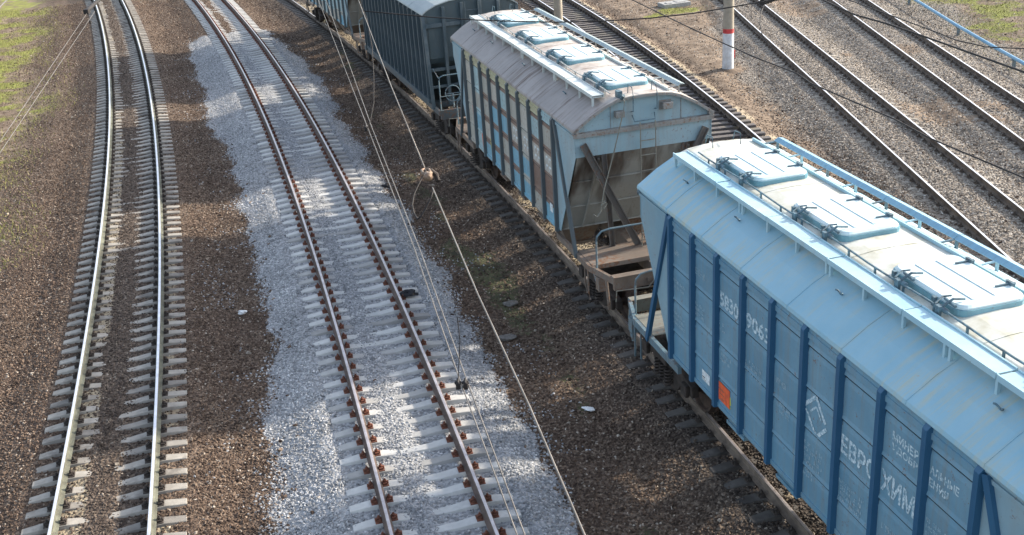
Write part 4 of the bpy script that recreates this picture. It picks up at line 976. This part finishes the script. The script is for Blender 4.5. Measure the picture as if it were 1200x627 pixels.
stroke(mb, [(-.46, 2.88), (-.74, 3.14), (-.99, 2.86)], .055); stroke(mb, [(-.50, 2.84), (-.74, 2.60), (-.80, 2.60)], .05); stroke(mb, [(-.80, 2.57), (-1.02, 2.80)], .055); stroke(mb, [(-.62, 2.86), (-.76, 3.0), (-.88, 2.86)], .03)
mb.build('diamond_emblem', 'letter', wN)
mb = MB(); mb.box(-1.548, -1.5435, 1.74, 2.12, 1.58, 1.90); pl = mb.build('orange_plate', 'orange', wN)
mb = MB()
for k, z in enumerate((1.79, 1.71, 1.63)): mb.add([(-1.5495, 2.12 - .03 * k, z), (-1.5495, 1.93, z), (-1.5495, 1.93, z - .012), (-1.5495, 2.12 - .03 * k, z - .012)], [(0, 1, 2, 3)])
mb.build('plate_writing', 'rail_dark', pl)
mb = MB(); stroke(mb, [(1.80, 1.62), (1.77, 1.78), (1.74, 1.80), (1.72, 1.66)], .035); stroke(mb, [(1.78, 1.66), (1.72, 1.60)], .03); mb.build('chalk_mark', 'yellow', wN)
mb = MB(); mb.box(-1.548, -1.5435, 2.46, 2.74, 1.62, 1.80); pl = mb.build('white_plate', 'white_paint', wN)
mb = MB(); stroke(mb, [(2.73, 1.68), (2.63, 1.68)], .02); stroke(mb, [(2.73, 1.64), (2.60, 1.64)], .012); o = mb.build('plate_writing', 'rail_dark', pl); o.location.x = -.0075
# far wagon marks: faded lettering strips, red and yellow sprayed patches
X_ = -1.5415
for k, y in enumerate((-.95, -1.85, -2.70, -3.55)): 
    mb = MB()
    for zz in (2.98, 2.78):
        for j in range(3): stroke(mb, [(y + .28 - j * .22, zz), (y + .14 - j * .22, zz)], .05); stroke(mb, [(y + .28 - j * .22, zz), (y + .28 - j * .22, zz - .11)], .04)
    mb.build('faded_letters', 'white_paint', wF)
mb = MB(); mb.add([(X_, 2.62, 1.98), (X_, 2.18, 2.02), (X_, 2.16, 1.62), (X_, 2.55, 1.58)], [(0, 1, 2, 3)]); mb.add([(X_, 3.45, 2.55), (X_, 3.12, 2.5), (X_, 3.15, 2.15), (X_, 3.42, 2.2)], [(0, 1, 2, 3)]); mb.build('red_spray_patch', 'spray_red' if 'spray_red' in M else 'orange', wF)
mb = MB(); mb.add([(X_, 1.70, 2.05), (X_, 1.42, 1.95), (X_, 1.38, 1.55), (X_, 1.62, 1.50)], [(0, 1, 2, 3)]); mb.build('yellow_spray_patch', 'yellow', wF)
mb = MB(); mb.box(-1.548, -1.5435, -3.62, -3.42, 1.72, 1.92); mb.build('white_plate', 'white_paint', wF)

# ------------------------------------------------------------------ poles
def pole(x, y, r, label, painted, h=9.5):
    root = empty('overhead_line_pole', (x, y, -.5)); tag(root, label, 'pole', 'concrete poles of the overhead line')
    r1 = r * .72
    def seg(z0, z1, mat, nm, ex=0):
        f = lambda z: r + (r1 - r) * z / h + ex
        mb = MB(); mb.tube([(0, 0, z0), (0, 0, (z0 + z1) / 2), (0, 0, z1)], [f(z0), f((z0 + z1) / 2), f(z1)], 24); return mb.build(nm, mat, root, auto=True)
    seg(0, h, 'pole', 'shaft')
    if painted: seg(.02, 1.62, 'pole_white', 'white_foot', .004); seg(1.62, 1.80, 'pole_red', 'red_ring', .006)
    mb = MB(); n_ = 20; vs = [((r + .02) * math.cos(2 * math.pi * k / n_), (r + .02) * math.sin(2 * math.pi * k / n_), .20) for k in range(n_)] + [((r + .75 + .2 * math.sin(3.1 * k)) * math.cos(2 * math.pi * k / n_), (r + .6) * math.sin(2 * math.pi * k / n_), -.05) for k in range(n_)]
    mb.add(vs, [(k, (k + 1) % n_, n_ + (k + 1) % n_, n_ + k) for k in range(n_)]); mb.build('earth_collar', 'earth', root)
    if painted:
        mb = MB(); mb.box(r + .02, r + .06, -.03, .03, .6, .9); mb.build('bolt_plate', 'pole_red', root)
    return root
M['earth'] = simple('earth', (.17, .125, .09), .95, col2=(.09, .065, .045), scale=5, bmp=.3)
p = at(853, 81, -.35); pole(p.x, p.y, .225, 'round concrete pole with white foot and red ring, right of the train', True)
pole(2.98, 52.9, .215, 'plain concrete pole behind the roof of the rust streaked wagon', False)

# ------------------------------------------------------------------ blue pipe, slab, litter
pts = [at(1073, 0, -.05), at(1121.6, 30, -.05), at(1168.5, 57, -.05), at(1198.7, 73.7, -.05)]
d0 = (pts[0] - pts[1]).normalized(); d1 = (pts[3] - pts[2]).normalized()
root = empty('pipe_line', (0, 0, 0)); tag(root, 'long thin blue pipe lying on low stands by the grass, right of the last track', 'pipe')
mb = MB(); mb.tube([pts[0] + d0 * 40, pts[0] + d0 * 10] + pts + [pts[3] + d1 * 12], .07, 10); mb.build('pipe', 'pipe_blue', root, auto=True)
for t in (-1.0, 6.2, 12.5, 19.0, 26.0):
    q = pts[0] - d0 * 0 + (pts[3] - pts[0]).normalized() * t
    mb = MB(); mb.box(-.06, .06, -.04, .04, -.5, -.04); mb.box(-.12, .12, -.06, .06, -.14, -.10); o = mb.build('stand', 'frame_blue', root); o.location = (q.x, q.y, .0)
p = at(790, 6, -.3); mb = MB(); mb.box(-.75, .75, -.45, .45, -.1, .16); mb.box(-.55, -.25, -.3, .0, .162, .19); mb.box(.05, .55, -.25, .25, .162, .18)
o = mb.build('concrete_slab', 'slab', bevel=.02); o.location = p; o.rotation_euler = (0, 0, .3); tag(o, 'low grey concrete slab lying on the brown earth between the two poles', 'slab')
def lump(name, uv, z, size, mat, label, cat, seed, flat=.6, rz=0):
    bm = bmesh.new(); bmesh.ops.create_icosphere(bm, subdivisions=3, radius=1); rr = np.random.default_rng(seed); G = rr.normal(size=(6, 3))
    for v_ in bm.verts:
        k = 1 + .22 * sum(math.sin(3 * float(np.dot(G[i], v_.co)) + i) for i in range(6)) / 2
        v_.co = Vector((v_.co.x * k * size[0], v_.co.y * k * size[1], max(v_.co.z, -.5) * k * size[2]))
    me = bpy.data.meshes.new(name); bm.to_mesh(me); bm.free(); me.materials.append(M[mat]); o = bpy.data.objects.new(name, me); C.objects.link(o)
    o.location = at(uv[0], uv[1], z); o.rotation_euler = (0, 0, rz); tag(o, label, cat); return o
lump('black_rag', (478, 344), -.14, (.20, .13, .09), 'rag', 'crumpled black rag on the sleepers against the right rail of the second track', 'rag', 4)
lump('dark_clod', (452, 219), -.36, (.13, .11, .10), 'rag', 'small dark clod on the brown gravel beside the pair of overhead wires', 'clod', 5)
lump('paper_scrap', (690, 479), -.42, (.12, .07, .03), 'paper', 'torn white paper scrap on the gravel left of the train', 'litter', 6, rz=-.5)
lump('white_stone', (1042, 59), -.30, (.22, .15, .10), 'paper', 'white stone between the two right hand tracks', 'stone', 7)
lump('pale_stone', (284, 366), -.38, (.10, .06, .05), 'paper', 'pale stone on brown gravel between the first two tracks', 'stone', 8)
lump('flat_grey_stone', (598, 356), -.42, (.15, .11, .05), 'old_stone', 'upper of two flat grey stones on the gravel left of the train', 'stone', 9)
lump('flat_grey_stone', (593, 396), -.42, (.19, .12, .05), 'old_stone', 'lower of two flat grey stones on the gravel left of the train', 'stone', 10)

# ------------------------------------------------------------------ overhead wires
def wire(name, pts, r, mat, label, cat='wire', group=None, ext0=0, ext1=0, sag=0, parent=None):
    P = [Vector(p) for p in pts]
    if ext0: P.insert(0, P[0] + (P[0] - P[1]).normalized() * ext0)
    if ext1: P.append(P[-1] + (P[-1] - P[-2]).normalized() * ext1)
    mb = MB(); mb.tube(P, r, 6); o = mb.build(name, mat, parent, smooth=True)
    if label: tag(o, label, cat, group)
    return o
def A(u, v, z): return at(u, v, z)
cw = [wire('contact_wire', [A(373, 0, 6), A(431, 150, 6), A(485, 290, 6), A(537, 440, 6), A(606, 627, 6)], .0058, 'cable_light', 'left strand of the twin overhead contact wire above the second track', group='contact wires', ext0=30, ext1=5),
      wire('contact_wire', [A(382, 0, 6), A(436, 150, 6), A(491, 290, 6), A(545, 440, 6), A(615, 627, 6)], .0058, 'cable_light', 'right strand of the twin overhead contact wire above the second track', group='contact wires', ext0=30, ext1=5)]
ms = wire('carrier_cable', [A(420, 0, 7.5), A(458, 100, 7.5), A(499, 200, 7.5)], .0062, 'cable_light', 'single pale carrier cable coming down to the insulator fitting', group='carrier cables', ext0=30)
ms2 = wire('carrier_cable', [A(507, 220, 7.5), A(560, 345, 7.5), A(620, 475, 7.5), A(685, 627, 7.5)], .0062, 'cable_light', 'single pale carrier cable running down from the insulator fitting', group='carrier cables', ext1=5)
# fitting
root = empty('cable_fitting', A(502, 208, 7.5)); tag(root, 'metal shackle and insulator fitting joining the two lengths of pale carrier cable', 'fitting')
q0, q1 = A(498, 198, 7.5) - root.location, A(508, 222, 7.5) - root.location; dd = (q1 - q0).normalized(); sd_ = dd.cross(Vector((0, 0, 1))).normalized()
mb = MB()
for s in (-1, 1): mb.tube([q0 + sd_ * .0, q0 + dd * .03 + sd_ * s * .035, q0 + dd * .12 + sd_ * s * .035, q0 + dd * .15], .014, 8)
mb.build('shackle', 'bronze', root, smooth=True)
mb = MB(); mb.tube([q0 + dd * .13, q0 + dd * .22], .022, 8); mb.tube([q0 + dd * .15 - sd_ * .05, q0 + dd * .15 + sd_ * .05], .014, 8); mb.build('clevis', 'bronze', root, smooth=True)
mb = MB(); mb.tube([q0 + dd * .20, q0 + dd * .215, q0 + dd * .25, q0 + dd * .27], [.030, .040, .040, .018], 14); mb.build('insulator', 'bronze', root, auto=True)
mb = MB(); mb.tube([q0 + sd_ * -.04 + dd * .05, q0 + sd_ * -.09 + dd * .05 + Vector((0, 0, -.05)), q0 + sd_ * -.10 + dd * .10 + Vector((0, 0, -.10))], .024, 8); mb.build('side_clamp', 'bogie', root)
wire('jumper_loop', [A(497, 203, 7.47), A(490, 217, 7.42), A(485, 228, 7.36), A(483, 240, 7.30), A(485, 250, 7.27), A(489, 257, 7.26), A(493, 254, 7.28), A(499, 244, 7.34), (A(505, 232, 7.42)), A(508, 222, 7.48)], .0075, 'cable_dark', None, parent=None)
o = bpy.data.objects['jumper_loop']; tag(o, 'dark jumper cable hanging in a loop below the insulator fitting', 'cable')
# connectors and clamps on the twin contact wire
def clamp(u, v, z, label):
    p = A(u, v, z); mb = MB(); mb.box(-.02, .02, -.035, .035, -.03, .03); mb.tube([(-.03, 0, .02), (.03, 0, .02)], .015, 8); mb.tube([(0, -.03, .03), (0, .03, .045)], .012, 6)
    o = mb.build('wire_clamp', 'cable_dark', bevel=.004); o.location = p; tag(o, label, 'clamp', 'clamps on the overhead wires')
clamp(537, 451, 6.01, 'left one of two black clamps side by side on the twin contact wire'); clamp(545.5, 451, 6.01, 'right one of two black clamps side by side on the twin contact wire')
clamp(429, 151, 6.01, 'black clamp high on the twin contact wire where a curved feeder ends'); clamp(106, 26, 6.01, 'small black clamp on the twin wires at the upper left')
wire('feeder_cable', [A(422, 3, 7.46), A(430, 22, 7.2), A(436, 55, 6.9), A(438, 90, 6.6), A(438, 120, 6.3), A(434, 142, 6.08), A(430, 151, 6.02)], .007, 'cable_dark', 'dark feeder cable curving from the carrier cable down to the contact wires', 'cable')
wire('dropper_wire', [A(537, 446, 6.02), A(539, 400, 6.5), A(536, 372, 6.9)], .0035, 'cable_dark', 'very thin dark dropper rising from the two black clamps', 'wire')
# left track wires
wire('contact_wire', [A(0, 166, 6), A(103, 14, 6)], .0058, 'cable_light', 'outer strand of the twin wires crossing the upper left corner', group='contact wires', ext0=6, ext1=1.0)
wire('contact_wire', [A(0, 179, 6), A(108, 18, 6)], .0058, 'cable_light', 'inner strand of the twin wires crossing the upper left corner', group='contact wires', ext0=6, ext1=.6)
wire('carrier_cable', [A(0, 8, 7.4), A(8, 0, 7.4)], .012, 'cable_light', 'short piece of pale cable cutting the very top left corner', group='carrier cables', ext0=8, ext1=25)
root = empty('registration_arm', A(110, 6, 6.05)); tag(root, 'dark steel arm holding the twin wires at the top of the leftmost track', 'arm')
a, b = A(101, 13, 6.05) - root.location, A(122, -6, 6.05) - root.location
mb = MB(); mb.tube([a, b, b + (b - a) * 2], .055, 10); mb.build('tube_arm', 'cable_dark', root)
mb = MB(); mb.box(a.x - .05, a.x + .08, a.y - .09, a.y + .09, a.z - .07, a.z + .05); mb.build('end_clamp', 'cable_dark', root, bevel=.01)
# dark cross cables
wire('span_cable', [A(427, 13, 7.2), A(460, 16, 7.1), A(510, 20.5, 7.0), A(560, 23.5, 6.95), (A(600, 25, 6.9)), A(650, 26, 6.9), A(700, 25, 6.95), A(760, 21.5, 7.0), A(810, 16, 7.05), A(850, 9.5, 7.1), A(900, 1, 7.2)], .011, 'cable_dark', 'dark cable sagging from the carrier cable across the wagon roof towards the pole', group='dark cables across the yard', ext1=12)
wire('span_cable', [A(737, -2, 6.6), A(800, 28.5, 6.6), A(843, 48.6, 6.6), A(887, 68, 6.58), A(934, 86, 6.56), A(951, 98, 6.55), A(1048, 139.5, 6.55), A(1091, 162.5, 6.55), A(1199, 208, 6.6)], .010, 'cable_dark', 'dark cable running past the pole foot across three tracks to the right edge', group='dark cables across the yard', ext0=4, ext1=6)
wire('span_cable', [A(960, -2, 6.6), A(1001, 17, 6.6), A(1040, 28, 6.6), A(1078, 41, 6.6), A(1140, 63, 6.6), A(1199, 84, 6.62)], .016, 'cable_dark', 'thick dark cable crossing the two right hand tracks high up', group='dark cables across the yard', ext0=4, ext1=6)
wire('span_cable', [A(1060, 24, 6.8), A(1098, 38, 6.75), A(1120, 47, 6.75), A(1155, 55, 6.75), A(1199, 57, 6.8)], .009, 'cable_dark', 'thin dark cable ending at the right edge below the thick one', group='dark cables across the yard', ext0=3, ext1=6)
wire('hanging_loop', [A(897, 3, 7.0), A(892, 14, 6.95), A(890.5, 28, 6.9), A(893, 40, 6.85), A(899, 50, 6.8)], .008, 'cable_dark', 'short dark loop hanging over the track beside the red ringed pole', 'cable')
wire('hanging_wire', [A(880, 5, 6.9), A(880.5, 25, 6.6)], .004, 'cable_dark', 'thin upright wire hanging near the red ringed pole', 'wire')
root = empty('strain_insulator', A(903, 0, 7.1)); tag(root, 'dark insulator string at the top edge above the track right of the pole', 'insulator')
mb = MB(); a, b = A(893, 3, 7.1) - root.location, A(912, -4, 7.1) - root.location
mb.tube([a + (b - a) * t for t in np.linspace(0, 1, 13)], [.03 if k % 2 else .055 for k in range(13)], 12); mb.build('insulator_discs', 'cable_dark', root)
